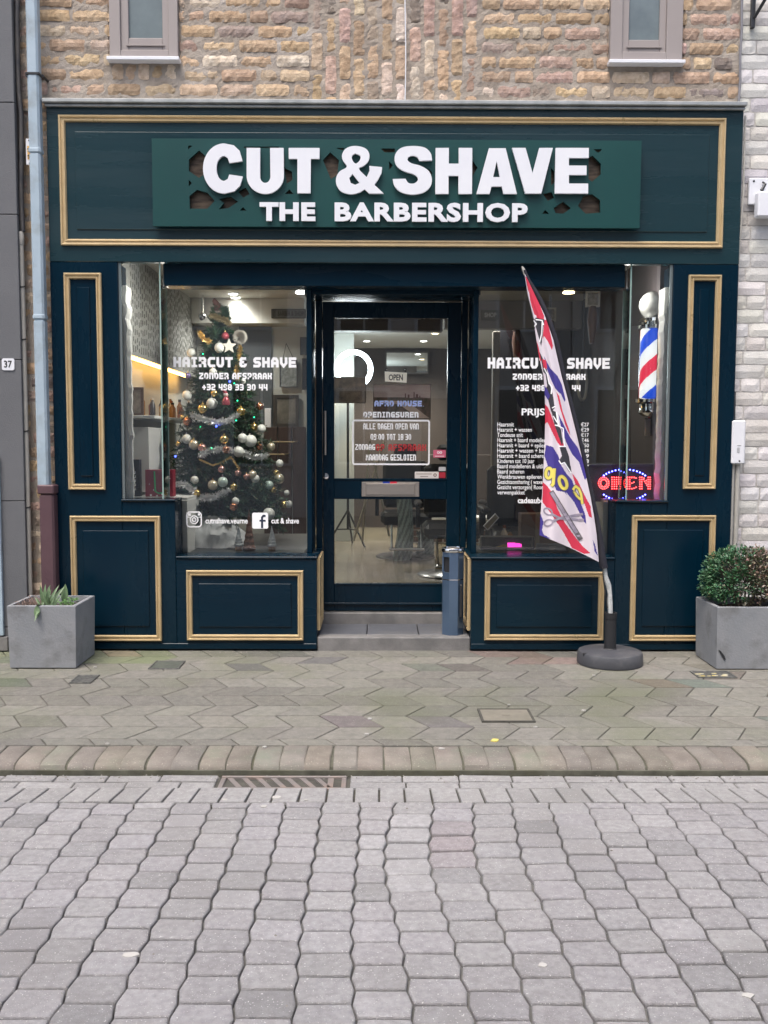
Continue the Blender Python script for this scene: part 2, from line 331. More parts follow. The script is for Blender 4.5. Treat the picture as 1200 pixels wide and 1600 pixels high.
# pavement tiles: rows of slanted tiles, the slant alternating
pv = MB(); pv.hasc = True
ROWH = (0.02 - YK0) / 10.5; TL = .218; LEAN = .105
for r in range(-1, 11):
    y1 = .02 - r * ROWH - .0; y0 = y1 - ROWH
    if y0 < YK0 - .001: y0 = YK0 + .002
    full = (y1 - y0) / ROWH
    s = 1 if r % 2 == 0 else -1
    for i in range(-24, 25):
        x = i * TL + .03
        if abs(x) > 4.6: continue
        gp = .0034
        base = 1 + U(-.08, .08)
        col = (base, base * U(.985, 1.01), base * U(.97, 1.0))
        n_ = noise.noise(Vector((x * .8, y0 * 1.3, 3)))
        if n_ > .12: col = tuple(c * .86 for c in col)
        if rnd() < .06: col = tuple(c * U(.66, .8) for c in col)
        if r <= 0: col = tuple(c * .84 for c in col)  # contact shadow along the facade foot, painted into the tile tint
        if abs(y1 - .2) < .5 and x < -1.3: col = (col[0] * .93, col[1] * 1.06, col[2] * .78)      # mossy end
        if (r == 0 and (-1.9 < x < -1.5 or .65 < x < 1.05)) or (r == 1 and .75 < x < 1.25): col = (col[0] * 1.12, col[1] * .90, col[2] * .92)
        le = LEAN * full
        q = [(x + gp, y0 + gp), (x + TL - gp, y0 + gp), (x + TL - s * le - gp, y1 - gp), (x - s * le + gp, y1 - gp)]
        if s < 0: q = [(x - LEAN + gp, y0 + gp), (x - LEAN + TL - gp, y0 + gp), (x - LEAN + TL + le - gp, y1 - gp), (x - LEAN + le + gp, y1 - gp)]
        hz = noise.noise(Vector((x * 1.5, y0 * 1.5, 0))) * .0025 + U(-.0006, .0006)
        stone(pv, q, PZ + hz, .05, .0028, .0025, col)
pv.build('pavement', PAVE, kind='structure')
# kerb: narrow blocks with a rounded nose
kb = MB(); kb.hasc = True
x = -4.6
while x < 4.6:
    wdt = U(.108, .118); g_ = U(.003, .008); x0, x1 = x + g_ / 2, x + wdt - g_ / 2; zt = PZ + U(-.003, .004); sk = U(-.006, .006)
    a = U(.88, 1.12); kb.tc = (a * U(.97, 1.02), a, a * U(1.0, 1.08)) if -3 < x < 3 else (a, a, a)
    prof = [(YK0 - .004, -.10), (YK0 - .004, zt - .004), (YK0 - .009, zt)] + [(YK1 + .085 - .075 * math.sin(t * math.pi / 8), zt - .026 * (1 - math.cos(t * math.pi / 8))) for t in range(5)] + [(YK1 + .003, zt - .045), (YK1, -.10)]
    vs = []
    for xx, inn in ((x0, 0), (x0 + .006, 1), (x1 - .006, 1), (x1, 0)):
        for (py, pz) in prof: vs.append((xx + sk * (py - YK0) / .2, py + U(-.0012, .0012), pz - (0 if inn else .005) + U(-.001, .001)))
    n = len(prof); fs = [(c * n + i, c * n + i + 1, (c + 1) * n + i + 1, (c + 1) * n + i) for c in range(3) for i in range(n - 1)] + [tuple(range(n))[::-1], tuple(3 * n + i for i in range(n))]
    kb.add(vs, fs); x += wdt
kb.build('kerb', KERBM, kind='structure', smooth=True)
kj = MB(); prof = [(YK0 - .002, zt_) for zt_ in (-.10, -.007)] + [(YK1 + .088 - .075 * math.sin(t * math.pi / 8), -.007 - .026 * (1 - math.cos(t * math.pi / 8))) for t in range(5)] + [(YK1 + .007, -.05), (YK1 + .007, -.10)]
kj.add([(x_, p_[0], p_[1]) for x_ in (-4.6, 4.6) for p_ in prof], [(i, i + 1, i + 1 + len(prof), i + len(prof)) for i in range(len(prof) - 1)]); kj.box(-4.6, 4.6, YK1 - .006, YK1 + .004, -.10, -.0305); kj.build('kerb_mortar_and_strip', M('kerb_mortar_and_strip', (.065, .065, .05), 1, c2=(.13, .13, .10), sc=12, bump=1.2, bsc=150, c3=(.08, .08, .05), sc3=5), kind='structure')  # mortar between the blocks, plus a thin dark strip along the kerb foot
# gutter: two courses of long stones and one soldier course
gt = MB(); gt.hasc = True
DX0, DX1 = X_(343, 1232, -2.22), X_(541, 1232, -2.22)
def course(y0, y1, L0, z, skip=None, shift=0, lean=0):
    x = -4.6 + shift
    while x < 4.6:
        l = L0 * U(.94, 1.06)
        if not (skip and x + l > skip[0] and x < skip[1]):
            a = U(.92, 1.1); k = lean * (1 if x > .05 else (-1 if x < -.35 else 0)) * min(1, abs(x) / 1.2); gp = .004
            stone(gt, [(x + gp + k, y0 + .003), (x + l - gp + k, y0 + .003), (x + l - gp - k, y1 - .003), (x + gp - k, y1 - .003)], z + U(-.002, .002), .05, .005, .012, (a, a, a * .98))
        elif skip and x < skip[0] - .02: stone(gt, [(x, y0 + .003), (skip[0] - .01, y0 + .003), (skip[0] - .01, y1 - .003), (x, y1 - .003)], z, .05, .005)
        x += l
def course2(y0, y1, L0, z, shift):
    for (a, b) in ((-4.6 + shift, DX0 - .014), (DX1 + .014, 4.6)):
        x = a
        while x < b - .02:
            l = min(L0 * U(.94, 1.06), b - x)
            if b - x - l < .05: l = b - x
            k = U(.92, 1.1); stone(gt, [(x + .003, y0 + .003), (x + l - .003, y0 + .003), (x + l - .003, y1 - .003), (x + .003, y1 - .003)], z + U(-.002, .002), .05, .005, .012, (k, k, k * .98)); x += l
course2(-2.215, YK1 - .012, .23, RZ - .004, 0); course2(-2.285, -2.215, .23, RZ - .006, .1)
course(-2.44, -2.287, .104, RZ, None, .03, .012)
gt.build('gutter', ROADM, kind='structure')
# carriageway: elongated hexagonal pavers, sunk and lifted a little
rd = MB(); rd.hasc = True
CW = .1465; CH = .1195; av, bv = .0680, .0780
dips = [((.30, -2.95), .30, -.011), ((.75, -2.75), .3, .008), ((-.35, -2.9), .3, .005), ((.1, -2.6), .3, .004)]
def hroad(x, y):
    h = noise.noise(Vector((x * .9, y * .9, 5))) * .005 + noise.noise(Vector((x * 2.6, y * 2.6, 9))) * .003
    for (c, r_, a) in dips: h += a * math.exp(-((x - c[0]) ** 2 + (y - c[1]) ** 2) / (r_ * r_) * 2)
    return h
def warp(x, y): return x + noise.noise(Vector((x * 1.2, y * 1.1, 1))) * .030 - .06 * math.exp(-((y + 2.9) / .4) ** 2) * math.exp(-((x - .1) / .5) ** 2) * (x > .05), y + noise.noise(Vector((x * 1.1, y * 1.1, 2))) * .022
for ci in range(-26, 27):
    for ri in range(-1, 30):
        cx = ci * CW + .008; cy = -2.44 - CH * (ri + (.5 if ci % 2 else 1.0)); 
        hexa = [(-av, -CH / 2), (av, -CH / 2), (bv, 0), (av, CH / 2), (-av, CH / 2), (-bv, 0)]
        gp = .0026 + .0018 * noise.noise(Vector((cx, cy, 4)))
        q = [(cx + hx * (1 - gp / .07), cy + hy * (1 - (gp + .0022) / .06)) for hx, hy in hexa]
        ytop = max(p[1] for p in q)
        if min(p[1] for p in q) > -2.47: continue
        q = [(p[0], min(p[1], -2.446)) for p in q]
        if len(set(q)) < 6: q = list(dict.fromkeys(q))
        q = [warp(*p) for p in q]; q = [(p[0] + U(-.001, .001), min(p[1] + U(-.001, .001), -2.444)) for p in q]
        q = list(dict.fromkeys(q))
        if len(q) < 4: continue
        a = U(.90, 1.08); col = (a, a * U(.985, 1.0), a * U(.985, 1.01))
        dx, dy = cx - .33, cy + 2.95
        if abs(cx - .31) < .07 and -3.02 < cy < -2.66: col = (a * U(1.0, 1.05), a * .95, a * .965)
        elif math.exp(-((cx - .16) ** 2 / .03 + (cy + 2.83) ** 2 / .07)) > .35: k_ = U(1.02, 1.2); col = (a * k_, a * k_, a * k_)
        elif rnd() < .05: col = (a * .86,) * 3
        stone(rd, q, RZ + hroad(cx, cy), .05, .0062, .020, col)
rd.build('road', ROADM, kind='structure')
# step stone and floor of the recess belong to the shop (below)
# drain
t = thing('storm_drain', ((DX0 + DX1) / 2, -2.22, RZ - .02), 'rusty iron gutter grate with slanting slots set against the kerb', 'drain')
m = MB(); y0, y1 = -2.283, -2.148; zt = RZ - .006
m.box(DX0, DX1, y0, y0 + .014, zt - .03, zt, .002); m.box(DX0, DX1, y1 - .014, y1, zt - .03, zt + .004, .002); m.box(DX0, DX0 + .02, y0 + .014, y1 - .014, zt - .03, zt, .002); m.box(DX1 - .02, DX1, y0 + .014, y1 - .014, zt - .03, zt, .002)
RUST = M('rusty_iron', (.20, .185, .18), .6, .3, c2=(.25, .22, .21), sc=16, bump=.6, bsc=90, c3=(.27, .21, .18), sc3=7)
m.build('grate_frame', RUST, t)
n = 8
for i in range(n):
    m = MB(); xa = DX0 + .02 + (DX1 - DX0 - .04) * i / n; wd = (DX1 - DX0 - .04) / n
    for q in [(xa + wd * .05, xa + wd * .45)]:
        sh = .055
        m.slab([(q[0] + sh, y0 + .0145), (q[1] + sh, y0 + .0145), (q[1], y1 - .0145), (q[0], y1 - .0145)] if i < n - 1 else [(q[0], y0 + .0145), (q[1], y0 + .0145), (q[1], y1 - .0145), (q[0], y1 - .0145)], zt - .02, zt - .002)
    m.build('grate_bar', RUST, t)
m = MB(); m.box(DX0 - .02, DX1 + .02, y0, y1, RZ - .12, RZ - .07); m.build('pit', BLACK, t)
# little covers in the pavement
def cover(px0, px1, py0, py1, name, label, mats, yellow=False):
    a = atz(px0, py1, 0); b = atz(px1, py0, 0); t = thing(name, ((a.x + b.x) / 2, (a.y + b.y) / 2, 0), label, 'cover'); m = MB(); x0, x1, y0, y1 = a.x, b.x, a.y, b.y
    for q in ((x0, x1, y0, y0 + .012), (x0, x1, y1 - .012, y1), (x0, x0 + .012, y0 + .012, y1 - .012), (x1 - .012, x1, y0 + .012, y1 - .012)): m.box(*q, -.02, .0075, .001)
    m.build('rim', mats[0], t); m = MB(); m.box(x0 + .012, x1 - .012, y0 + .012, y1 - .012, -.02, .0055, .001)
    if not yellow: m.box((x0 + x1) / 2 - .02, (x0 + x1) / 2 + .02, (y0 + y1) / 2 - .006, (y0 + y1) / 2 + .006, .005, .0078, .001)
    m.build('lid', mats[1], t)
    if yellow:
        m = MB(); W_ = x1 - x0
        for k in range(9):
            u = U(.08, .8); v_ = U(.15, .7); r = U(.006, .016); c = (x0 + W_ * u, y0 + (y1 - y0) * v_)
            m.slab([(c[0] + r * math.cos(q) * U(1, 2), c[1] + r * .6 * math.sin(q)) for q in [i * .9 for i in range(7)]], .005, .0082)
        m.build('worn_marking', M('worn_yellow_paint', (.62, .50, .12), .7, c2=(.6, .58, .5), sc=40), t)
LIDG = M('green_lid', (.10, .115, .095), .55, c2=(.075, .085, .075), sc=30, bump=.5, bsc=150); LIDD = M('dark_lid', (.06, .065, .065), .5, .3, c2=(.16, .16, .15), sc=40, bump=.6, bsc=150)
cover(231, 290, 1034, 1046, 'service_cover', 'flat greenish service cover in the tiles below the left stall riser', (LIDD, LIDG))
cover(107, 156, 1056, 1068, 'hydrant_cover', 'small dark hydrant cover beside the corner of the left planter', (LIDD, LIDD))
cover(1091, 1137, 1050, 1060, 'valve_cover', 'small valve cover with worn yellow paint at the foot of the right planter', (LIDD, LIDD), True)
cover(753, 826, 1109, 1129, 'tile_lid', 'square pavement lid filled with concrete near the middle of the pavement', (JOINT, M('infill_concrete', (.21, .195, .16), .9, c2=(.17, .16, .13), sc=14, bump=1, bsc=230)))
# litter
LEAFY = M('yellow_scrap', (.62, .52, .14), .7); GUM = M('chewing_gum', (.40, .39, .37), .8)
def flake(px, py, r, name, label, mat, cat, grp=None, z=0):
    c = atz(px, py, z); m = MB(); n = 9; hh = .006 + z
    if z < -.01: hh = z + hroad(c.x, c.y) + .0028
    m.slab([(c.x + r * math.cos(i * 2 * math.pi / n) * U(.7, 1.3), c.y + r * math.sin(i * 2 * math.pi / n) * U(.5, 1.1)) for i in range(n)], hh - .006, hh); m.build(name, mat, label=label, cat=cat, group=grp)
flake(773, 1158, .02, 'paper_scrap', 'torn yellow scrap of paper lying on the pavement near the kerb', LEAFY, 'litter')
for px, py, r, wh in [(149, 1043, .009, 'beside the left planter'), (413, 1168, .010, 'behind the kerb, left of the grate'), (573, 1148, .011, 'in the middle of the pavement below the doorstep'), (578, 1124, .010, 'directly below the doorstep'), (912, 1111, .011, 'in front of the round flag base'), (837, 1137, .009, 'just right of the square tile lid'), (928, 1056, .008, 'touching the front of the flag base'), (690, 1171, .012, 'behind the kerb, left of the yellow scrap'), (795, 1102, .007, 'just above the square tile lid'), (168, 1163, .008, 'at the far left near the kerb')]:
    z = 0; flake(px, py, r, 'gum_spot', 'pale gum spot on the pavement ' + wh, GUM, 'gum spot', 'pale gum spots on the pavement', z)
for px, py, r, wh in [(432, 1246, .018, 'largest one, just below the grate'), (413, 1260, .013, 'below the biggest splash under the grate'), (352, 1249, .013, 'under the left end of the grate'), (205, 1493, .02, 'alone on a paver at the lower left'), (478, 1250, .009, 'smallest one, under the right half of the grate'), (1168, 1555, .015, 'in the lower right corner'), (848, 1508, .012, 'right of centre near the bottom')]:
    flake(px, py, r, 'bird_dropping', 'white bird dropping on the road, ' + wh, GUM, 'bird dropping', 'white droppings on the road pavers', RZ)
gr = MB(); random.seed(77)
for k in range(520):
    if rnd() < .45: gx, gy, gz = U(-2.4, 2.4), YK1 - .014 - abs(random.gauss(0, .035)), RZ - .003
    elif rnd() < .5: gx, gy, gz = U(-2.3, 2.3), U(-.12, -.005), PZ + .002
    else: gx, gy = U(-2.4, 2.4), U(-5, -2.5); gz = RZ + hroad(gx, gy) - .001
    r_ = U(.0015, .005); gr.add([(gx - r_, gy, gz), (gx, gy - r_, gz), (gx + r_ * 1.2, gy, gz), (gx, gy + r_, gz), (gx, gy, gz + r_)], [(0, 1, 4), (1, 2, 4), (2, 3, 4), (3, 0, 4)])
gr.build('grit', M('grit', (.16, .15, .13), .9, c2=(.35, .33, .30), sc=40), label='loose grit and crumbs along the kerb and in the joints', cat='grit', kind='stuff')
# fallen leaves
LEAF = M('dead_leaf', (.13, .09, .045), .8)
# ================================================================== BRICKWORK
BC = [(r_, g_ * .985, b_ * 1.0) for r_, g_, b_ in [(.56, .42, .28), (.62, .48, .31), (.50, .38, .27), (.66, .56, .43), (.50, .37, .30), (.56, .41, .35), (.42, .35, .29), (.60, .48, .35), (.74, .66, .55), (.30, .26, .23)]]
BW = [8, 8, 7, 4, 4, 3, 4, 6, 2, 1.5]
def brick(mb, x0, x1, z0, z1, Y, rough=.006, cols=None, seg=.018, depth=.03):
    nx = max(2, int((x1 - x0) / seg)); nz = max(2, int((z1 - z0) / seg)); c = random.choices(BC, BW)[0] if cols is None else cols
    k = U(.85, 1.15); mb.tc = (c[0] * k, c[1] * k * U(.97, 1.03), c[2] * k * U(.94, 1.06)); off = U(-.004, .004) * rough / .006; sd_ = U(0, 100); vs = []
    for j in range(nz + 1):
        for i in range(nx + 1):
            u, v = i / nx, j / nz; ex = min(u, 1 - u) * (x1 - x0); ez = min(v, 1 - v) * (z1 - z0); e = min(ex, ez)
            x = x0 + (x1 - x0) * u; z = z0 + (z1 - z0) * v; rnd_ = .006 * max(0, 1 - e / .010) ** 2
            n1 = noise.noise(Vector((x * 28, z * 28, sd_))); n2 = noise.noise(Vector((x * 70, z * 70, sd_ + 9)))
            if e == 0:
                x += noise.noise(Vector((x * 25, z * 25, sd_ + 3))) * rough; z += noise.noise(Vector((x * 25, z * 25, sd_ + 5))) * rough
                if ex == 0 and ez == 0: x += (.5 - u) * .008; z += (.5 - v) * .008
            vs.append((x, Y + off + rnd_ - n1 * rough * .75 - n2 * rough * .7, z))
    fs = []
    for j in range(nz):
        for i in range(nx): a = j * (nx + 1) + i; fs.append((a, a + 1, a + nx + 2, a + nx + 1))
    rim = [i for i in range(nx + 1)] + [(j + 1) * (nx + 1) - 1 for j in range(1, nz + 1)] + [nz * (nx + 1) + i for i in range(nx - 1, -1, -1)] + [j * (nx + 1) for j in range(nz - 1, 0, -1)]
    b = len(vs); vs += [(vs[i][0], Y + depth, vs[i][2]) for i in rim]; n = len(rim)
    for i in range(n): fs.append((rim[i], b + i, b + (i + 1) % n, rim[(i + 1) % n]))
    mb.add(vs, fs)
def brickfield(mb, X0, X1, Z0, Z1, Y, pitch, length, holes=(), gap=.02, vert=False, **kw):
    z = Z0; row = 0
    if vert:
        x = X0
        while x + pitch < X1 + .005:
            z = Z0 - length * (.5 if row % 2 else 0) - U(0, .05)
            while z < Z1:
                l = length * U(.9, 1.08); a, b = max(z, Z0), min(z + l - gap, Z1)
                if b - a > .03: brick(mb, x + gap / 2, x + pitch - gap / 2, a, b, Y, **kw)
                z += l
            x += pitch; row += 1
        return
    while z < Z1:
        x = X0 - length * (.5 if row % 2 else 0) - U(0, .03); zt = min(z + pitch - gap, Z1)
        while x < X1:
            l = length * (U(.92, 1.06) if rnd() < .8 else .55); segs = [(max(x, X0), min(x + l - gap, X1))]
            for (a, b, c, d) in holes:
                ns = []
                for (p, q) in segs:
                    if zt <= c or z >= d or q <= a or p >= b: ns.append((p, q)); continue
                    if p < a: ns.append((p, a - .004))
                    if q > b: ns.append((b + .004, q))
                segs = ns
            for p, q in segs:
                if q - p > .025: brick(mb, p, q, z, zt, Y, **kw)
            x += l
        z += pitch; row += 1

# ================================================================== SHOP BUILDING
shop = thing('shop_building', (0, .3, 0), 'brick house with dark teal and gold shopfront of a barber on its ground floor', 'building')
XL, XR = X_(82, 600, 0), X_(1149, 600, 0)         # edges of the timber shopfront
ZT = Z_(600, 166, 0)                               # its top
XW0, XW1 = X_(36, 600, .05), X_(1150, 300, .05)
HT = 6.4
m = MB(); m.box(XW0, XW1, .065, .35, ZT - .25, HT); m.box(XW0, XL + .10, .065, .35, -.1, ZT - .25)
m.build('wall', MORTAR, shop)
Wl = R(171, -120, 278, 92, .05); Wr = R(954, -120, 1067, 97, .05); HOLE = [(Wl[0], Wl[1], Wl[2] - .135), (Wr[0], Wr[1], Wr[2] - .1)]
m = MB(); NX, NZ = 250, 96; vs = []
for j in range(NZ + 1):
    for i in range(NX + 1):
        x = XW0 + .003 + (XW1 - XW0 - .006) * i / NX; z = ZT - .02 + (5.0 - ZT) * j / NZ; inh = any(h_[0] - .01 < x < h_[1] + .01 and h_[2] + .12 < z for h_ in HOLE); vs.append((x, (.098 if inh else .058) - .006 * noise.noise(Vector((x * 17, z * 17, 0))) - .004 * noise.noise(Vector((x * 45, z * 45, 3))), z))
m.add(vs, [(j * (NX + 1) + i, j * (NX + 1) + i + 1, (j + 1) * (NX + 1) + i + 1, (j + 1) * (NX + 1) + i) for j in range(NZ) for i in range(NX)]); m.build('mortar_joints', MORTAR, shop)
Wl = R(171, -120, 278, 92, .05); Wr = R(954, -120, 1067, 97, .05)
pitch = .0895; zs = ZT - .01
holes = [(Wl[0], Wl[1], Wl[2] - .135, 5.2), (Wr[0], Wr[1], Wr[2] - .03, 5.2)]
VB = (X_(484, 80, .05), X_(752, 80, .05))
m = MB(); m.hasc = True
brickfield(m, XW0, VB[0] - .004, zs, 5.0, .052, pitch, .243, holes)
brickfield(m, VB[1] + .004, XW1, zs, 5.0, .052, pitch, .243, holes)
brickfield(m, VB[0], VB[1], zs, 5.0, .052, .0885, .245, vert=True)
x = Wl[0]
while x < Wl[1] - .03:                              # short soldier bricks under the left window
    brick(m, x + .006, x + .075, Wl[2] - .125, Wl[2] - .03, .052); x += .083
brickfield(m, XW0, XL + .06, .01, zs, .06, .0895, .16, cols=None)
m.build('brickwork', BRICK, shop)
def upper_window(Rw, px, sash, pane):
    fr = MB(); x0, x1, z0, z1 = Rw; a = R(*sash, .05); b = R(*pane, .05); Yf = .028
    def ring(o, i, ya, yb, bv=.003):
        fr.box(o[0], i[0], ya, yb, o[2], o[3], bv); fr.box(i[1], o[1], ya, yb, o[2], o[3], bv); fr.box(i[0], i[1], ya + .001, yb, o[2], i[2], bv); fr.box(i[0], i[1], ya + .001, yb, i[3], o[3], bv)
    ztop = 5.1; o = (x0, x1, z0, ztop); ia = (a[0], a[1], a[2], ztop - .08); ib = (b[0], b[1], b[2], ztop - .16)
    ring(o, ia, Yf, .09); ring((ia[0], ia[1], ia[2], ia[3]), ib, Yf + .014, .09)
    fr.box(ib[0] - .015, ib[1] + .015, Yf + .006, Yf + .014, ib[2] - .05, ib[2] - .042)
    f = fr.build('window', UFR, shop)
    p = MB(); p.box(ib[0] - .002, ib[1] + .002, Yf + .03, Yf + .036, ib[2] - .002, ib[3] + .002); p.build('pane', UPANE, f)
    p = MB(); p.box(x0 - .012, x1 + .012, -.005, .085, z0 - .026, z0 - .004, .003); p.build('sill', WHITE, f)
upper_window(Wl, 0, (188, -120, 263, 80), (200, -120, 253, 60))
upper_window(Wr, 0, (973, -120, 1042, 83), (984, -120, 1032, 63))
# side walls and roof so that the house is closed
m = MB(); m.box(XW0, XW0 + .15, .35, 7.9, -.1, HT); m.box(XW1 - .15, XW1, .35, 7.9, -.1, HT); m.box(XW0, XW1, 7.9, 8.1, -.1, HT); m.build('outer_walls', MORTAR, shop)
m = MB(); m.add([(XW0 - .05, -.15, HT - .05), (XW1 + .05, -.15, HT - .05), (XW1 + .05, 4, HT + 2.4), (XW0 - .05, 4, HT + 2.4), (XW0 - .05, 8.2, HT), (XW1 + .05, 8.2, HT)], [(0, 1, 2, 3), (3, 2, 5, 4), (0, 3, 4), (1, 5, 2)]); m.build('roof', M('roof_tiles', (.09, .06, .05), .8), shop)
# ---- timber front
YG, YD = .20, .50                                   # planes of the display glass and of the door
ZO = Z_(600, 411, 0)                                # top of the openings
ZS1 = Z_(600, 781, 0); ZS0 = Z_(600, 870, 0)         # two sill heights
xa, xb = X_(187, 600, 0), X_(1048, 600, 0)           # openings' outer edges
xs0, xs1 = X_(274, 830, 0), X_(962, 830, 0)          # inner edges of the tall stall risers
xd0, xd1 = X_(495, 940, 0), X_(736, 940, 0)          # the door recess
m = MB(); m.box(XL, XR, 0, .06, ZO, ZT, .004); m.build('fascia', FASC, shop)
m = MB(); m.box(XL - .012, XR + .006, -.045, .055, ZT, ZT + .026, .005); m.box(XL, XR, -.025, -.001, ZT - .018, ZT - .001, .004); m.build('cornice', ZINC, shop)
for a, b in ((XL, xa), (xb, XR)):
    m = MB(); m.box(a, b, 0.001, .20, 0.01, ZO - .001, .004); m.build('pilaster', PAINT, shop)
for a, b in ((xa + .0005, xs0), (xs1, xb - .0005)):
    m = MB(); m.box(a, b, 0.001, .22, .01, ZS1 - .014, .004); m.build('tall_stall_riser', PAINT, shop)
    s_ = MB(); s_.box(a - .004, b + .004, -.012, .21, ZS1 - .0135, ZS1, .004); s_.build('display_ledge', PAINT_H, shop)
for a, b in ((xs0 + .0005, xd0), (xd1, xs1 - .0005)):
    m = MB(); m.box(a, b, .001, YD + .02, .01, ZS0 - .015, .004); m.build('stall_riser', PAINT_H, shop)
    s_ = MB(); s_.box(a - (0.006 if a > 0 else 0), b + (0.006 if a < 0 else 0), -.008, YG + .02, ZS0 - .0145, ZS0, .004)
    e = (b - .075, b + .006) if a < 0 else (a - .006, a + .075); s_.box(e[0], e[1], YG + .021, YD + .02, ZS0 - .0145, ZS0, .004); s_.build('sill', PAINT, shop)
# plinth line, slightly proud
for a, b in ((XL, xd0), (xd1, XR)): m = MB(); m.box(a + .002, b - .002, -.006, 0, .012, .05, .003); m.build('plinth', PAINT_H, shop)
# recessed header boards above the glass and the door
Wg = (X_(253, 600, YG) + .0, X_(979, 600, YG))
xp0, xp1 = X_(480.5, 700, YG), X_(744.5, 700, YG)
ZG1 = Z_(600, 453, YG)
m = MB(); m.box(X_(254, 430, .03), X_(979, 430, .03), .062, YG + .02, ZG1 - .0, ZO + .02, .004); m.build('window_header', PAINT_H, shop)
ZD1 = Z_(600, 496, YD)
m = MB(); m.box(xp0 - .02, xp1 + .02, YG + .021, YD + .04, Z_(600, 470, YD), ZO + .02, .003); m.build('door_header', PAINT_H, shop)
m = MB(); m.box(xp0 - .02, xp1 + .02, .061, YG + .02, ZG1 - .001, ZG1 - .0005, 0); 
# posts between glass and door
for s_, xx in ((-1, xp0), (1, xp1)):
    m = MB(); a, b = (xx - .004, xx + .03) if s_ < 0 else (xx - .03, xx + .004); m.box(a, b, YG - .012, YG + .03, ZS0, ZG1, .003)
    c = xx + (.012 if s_ < 0 else -.012); m.box(min(c, c + .02 * -s_), max(c, c + .02 * -s_), YG + .031, YD, ZS0, ZG1, .002); m.build('window_post', PAINT, shop)
# glass: box-shaped display windows, their return panes and the big panes
m = MB()
gl = []
def pane(x0, x1, z0, z1, Y, name='display_pane', par=shop, label=None):
    m = MB(); m.box(x0, x1, Y, Y + .006, z0, z1); return m.build(name, GLASS, par, label=label)
pL = pane(X_(258, 600, YG) , xp0 - .001, ZS0, ZG1, YG, label='large left display pane with white vinyl lettering')
pR = pane(xp1 + .001, X_(974, 600, YG), ZS0, ZG1, YG, label='large right display pane with white vinyl price list')
xrl, xrr = X_(256.5, 600, .1), X_(977.5, 600, .1)
pane(xa + .0, xrl - .004, ZS1, ZO, .03, label='narrow left display pane above the ledge'); pane(xrr + .004, xb, ZS1, ZO, .03, label='narrow right display pane above the ledge')
for xx in (xrl, xrr):
    m = MB(); m.box(xx - .003, xx + .003, .031, YG, ZS1, ZG1); m.build('return_pane', GLASS, shop)
    m = MB(); m.box(xx - .0045, xx + .0045, .022, .0295, ZS1, ZO, .001); m.box(xx - .0045, xx + .0045, YG - .008, YG - .0005, ZS1, ZG1, .001); m.build('glass_edge', ARISE, shop)
# light inner lining of the display boxes
LINE = M('white_lining', (.72, .72, .70), .6, c2=(.66, .66, .64), sc=4)
for s_, xx in ((-1, xs0), (1, xs1)):
    m = MB(); a = xx + (.001 if s_ < 0 else -.036); m.box(a, a + .035, YG + .008, .9, ZS0 - .3, ZS1 - .02, .002); m.build('lining', LINE, shop)
for s_, xx in ((-1, xa), (1, xb)):                  # ragged plastered edge
    m = MB(); n = 40; vs = []; W_ = .033
    for i in range(n + 1):
        z = ZS1 + (ZG1 - ZS1) * i / n; q = W_ + .012 * noise.noise(Vector((z * 16, s_, 0))) + .006 * noise.noise(Vector((z * 50, s_, 0)))
        x0_, x1_ = xx, xx - s_ * q; vs += [(x0_, .06, z), (x1_, .06 + .004, z), (x1_ + s_ * .004, .20, z)]
    fs = []
    for i in range(n): fs += [(3 * i, 3 * i + 1, 3 * i + 4, 3 * i + 3), (3 * i + 1, 3 * i + 2, 3 * i + 5, 3 * i + 4)]
    m.add(vs, fs); m.build('plaster_edge', LINE, shop)
# metal corner post at the outer ends
for s_, xx in ((-1, xa), (1, xb)):
    m = MB(); a, b = (xx - .0, xx + .018) if s_ < 0 else (xx - .018, xx); m.box(a, b, .012, .0295, ZS1, ZO, .002); m.build('metal_trim', M('grey_trim%d' % s_, (.25, .29, .29), .3, .6), shop)
# gold mouldings with raised fields
def mould(x0, x1, z0, z1, Y, wd, name='gold_moulding', h=.02, par=shop, side=None):
    prof = [(0, 0), (0, h * .7), (.12, h), (.3, h * .95), (.38, h * .55), (.62, h * .5), (.7, h * .85), (.86, h * .8), (1, h * .25), (1, 0)]
    vs = []; fs = []
    for d, q in prof:
        e = d * wd
        for (x, z) in ((x0 + e, z0 + e), (x1 - e, z0 + e), (x1 - e, z1 - e), (x0 + e, z1 - e)): vs.append((x, Y - q, z) if side is None else (side[0] + side[1] * q, x, z))
    for j in range(len(prof) - 1):
        for i in range(4): fs.append((j * 4 + i, j * 4 + (i + 1) % 4, j * 4 + 4 + (i + 1) % 4, j * 4 + 4 + i))
    m = MB(); m.add(vs, fs); return m.build(name, GOLD, par)
def field(x0, x1, z0, z1, Y, par=shop, mat=None):
    m = MB(); m.box(x0, x1, Y - .007, Y - .0, z0, z1, .006); m.build('raised_field', mat or PAINT, par)
def panel(px, wd=10, ins=(16, 16), fld=True, mat=None):
    x0, x1, z0, z1 = R(*px, 0); k = 1 / S(0); mould(x0, x1, z0, z1, 0.0005, wd * k)
    if fld: field(x0 + (wd + ins[0]) * k, x1 - (wd + ins[0]) * k, z0 + (wd + ins[1]) * k, z1 - (wd + ins[1]) * k, 0.0005, mat=mat)
panel((94, 183, 1131, 386), 10, (14, 14), mat=FASC)
panel((104, 427, 162, 765), 9, (10, 12)); panel((1071, 430, 1122, 764), 9, (9, 12))
panel((112, 806, 252, 1001), 9, (10, 14)); panel((985, 805, 1115, 1001), 9, (10, 14))
panel((292, 891, 474, 1000), 9, (10, 12), mat=PAINT_H); panel((757, 893, 943, 1000), 9, (10, 12), mat=PAINT_H)
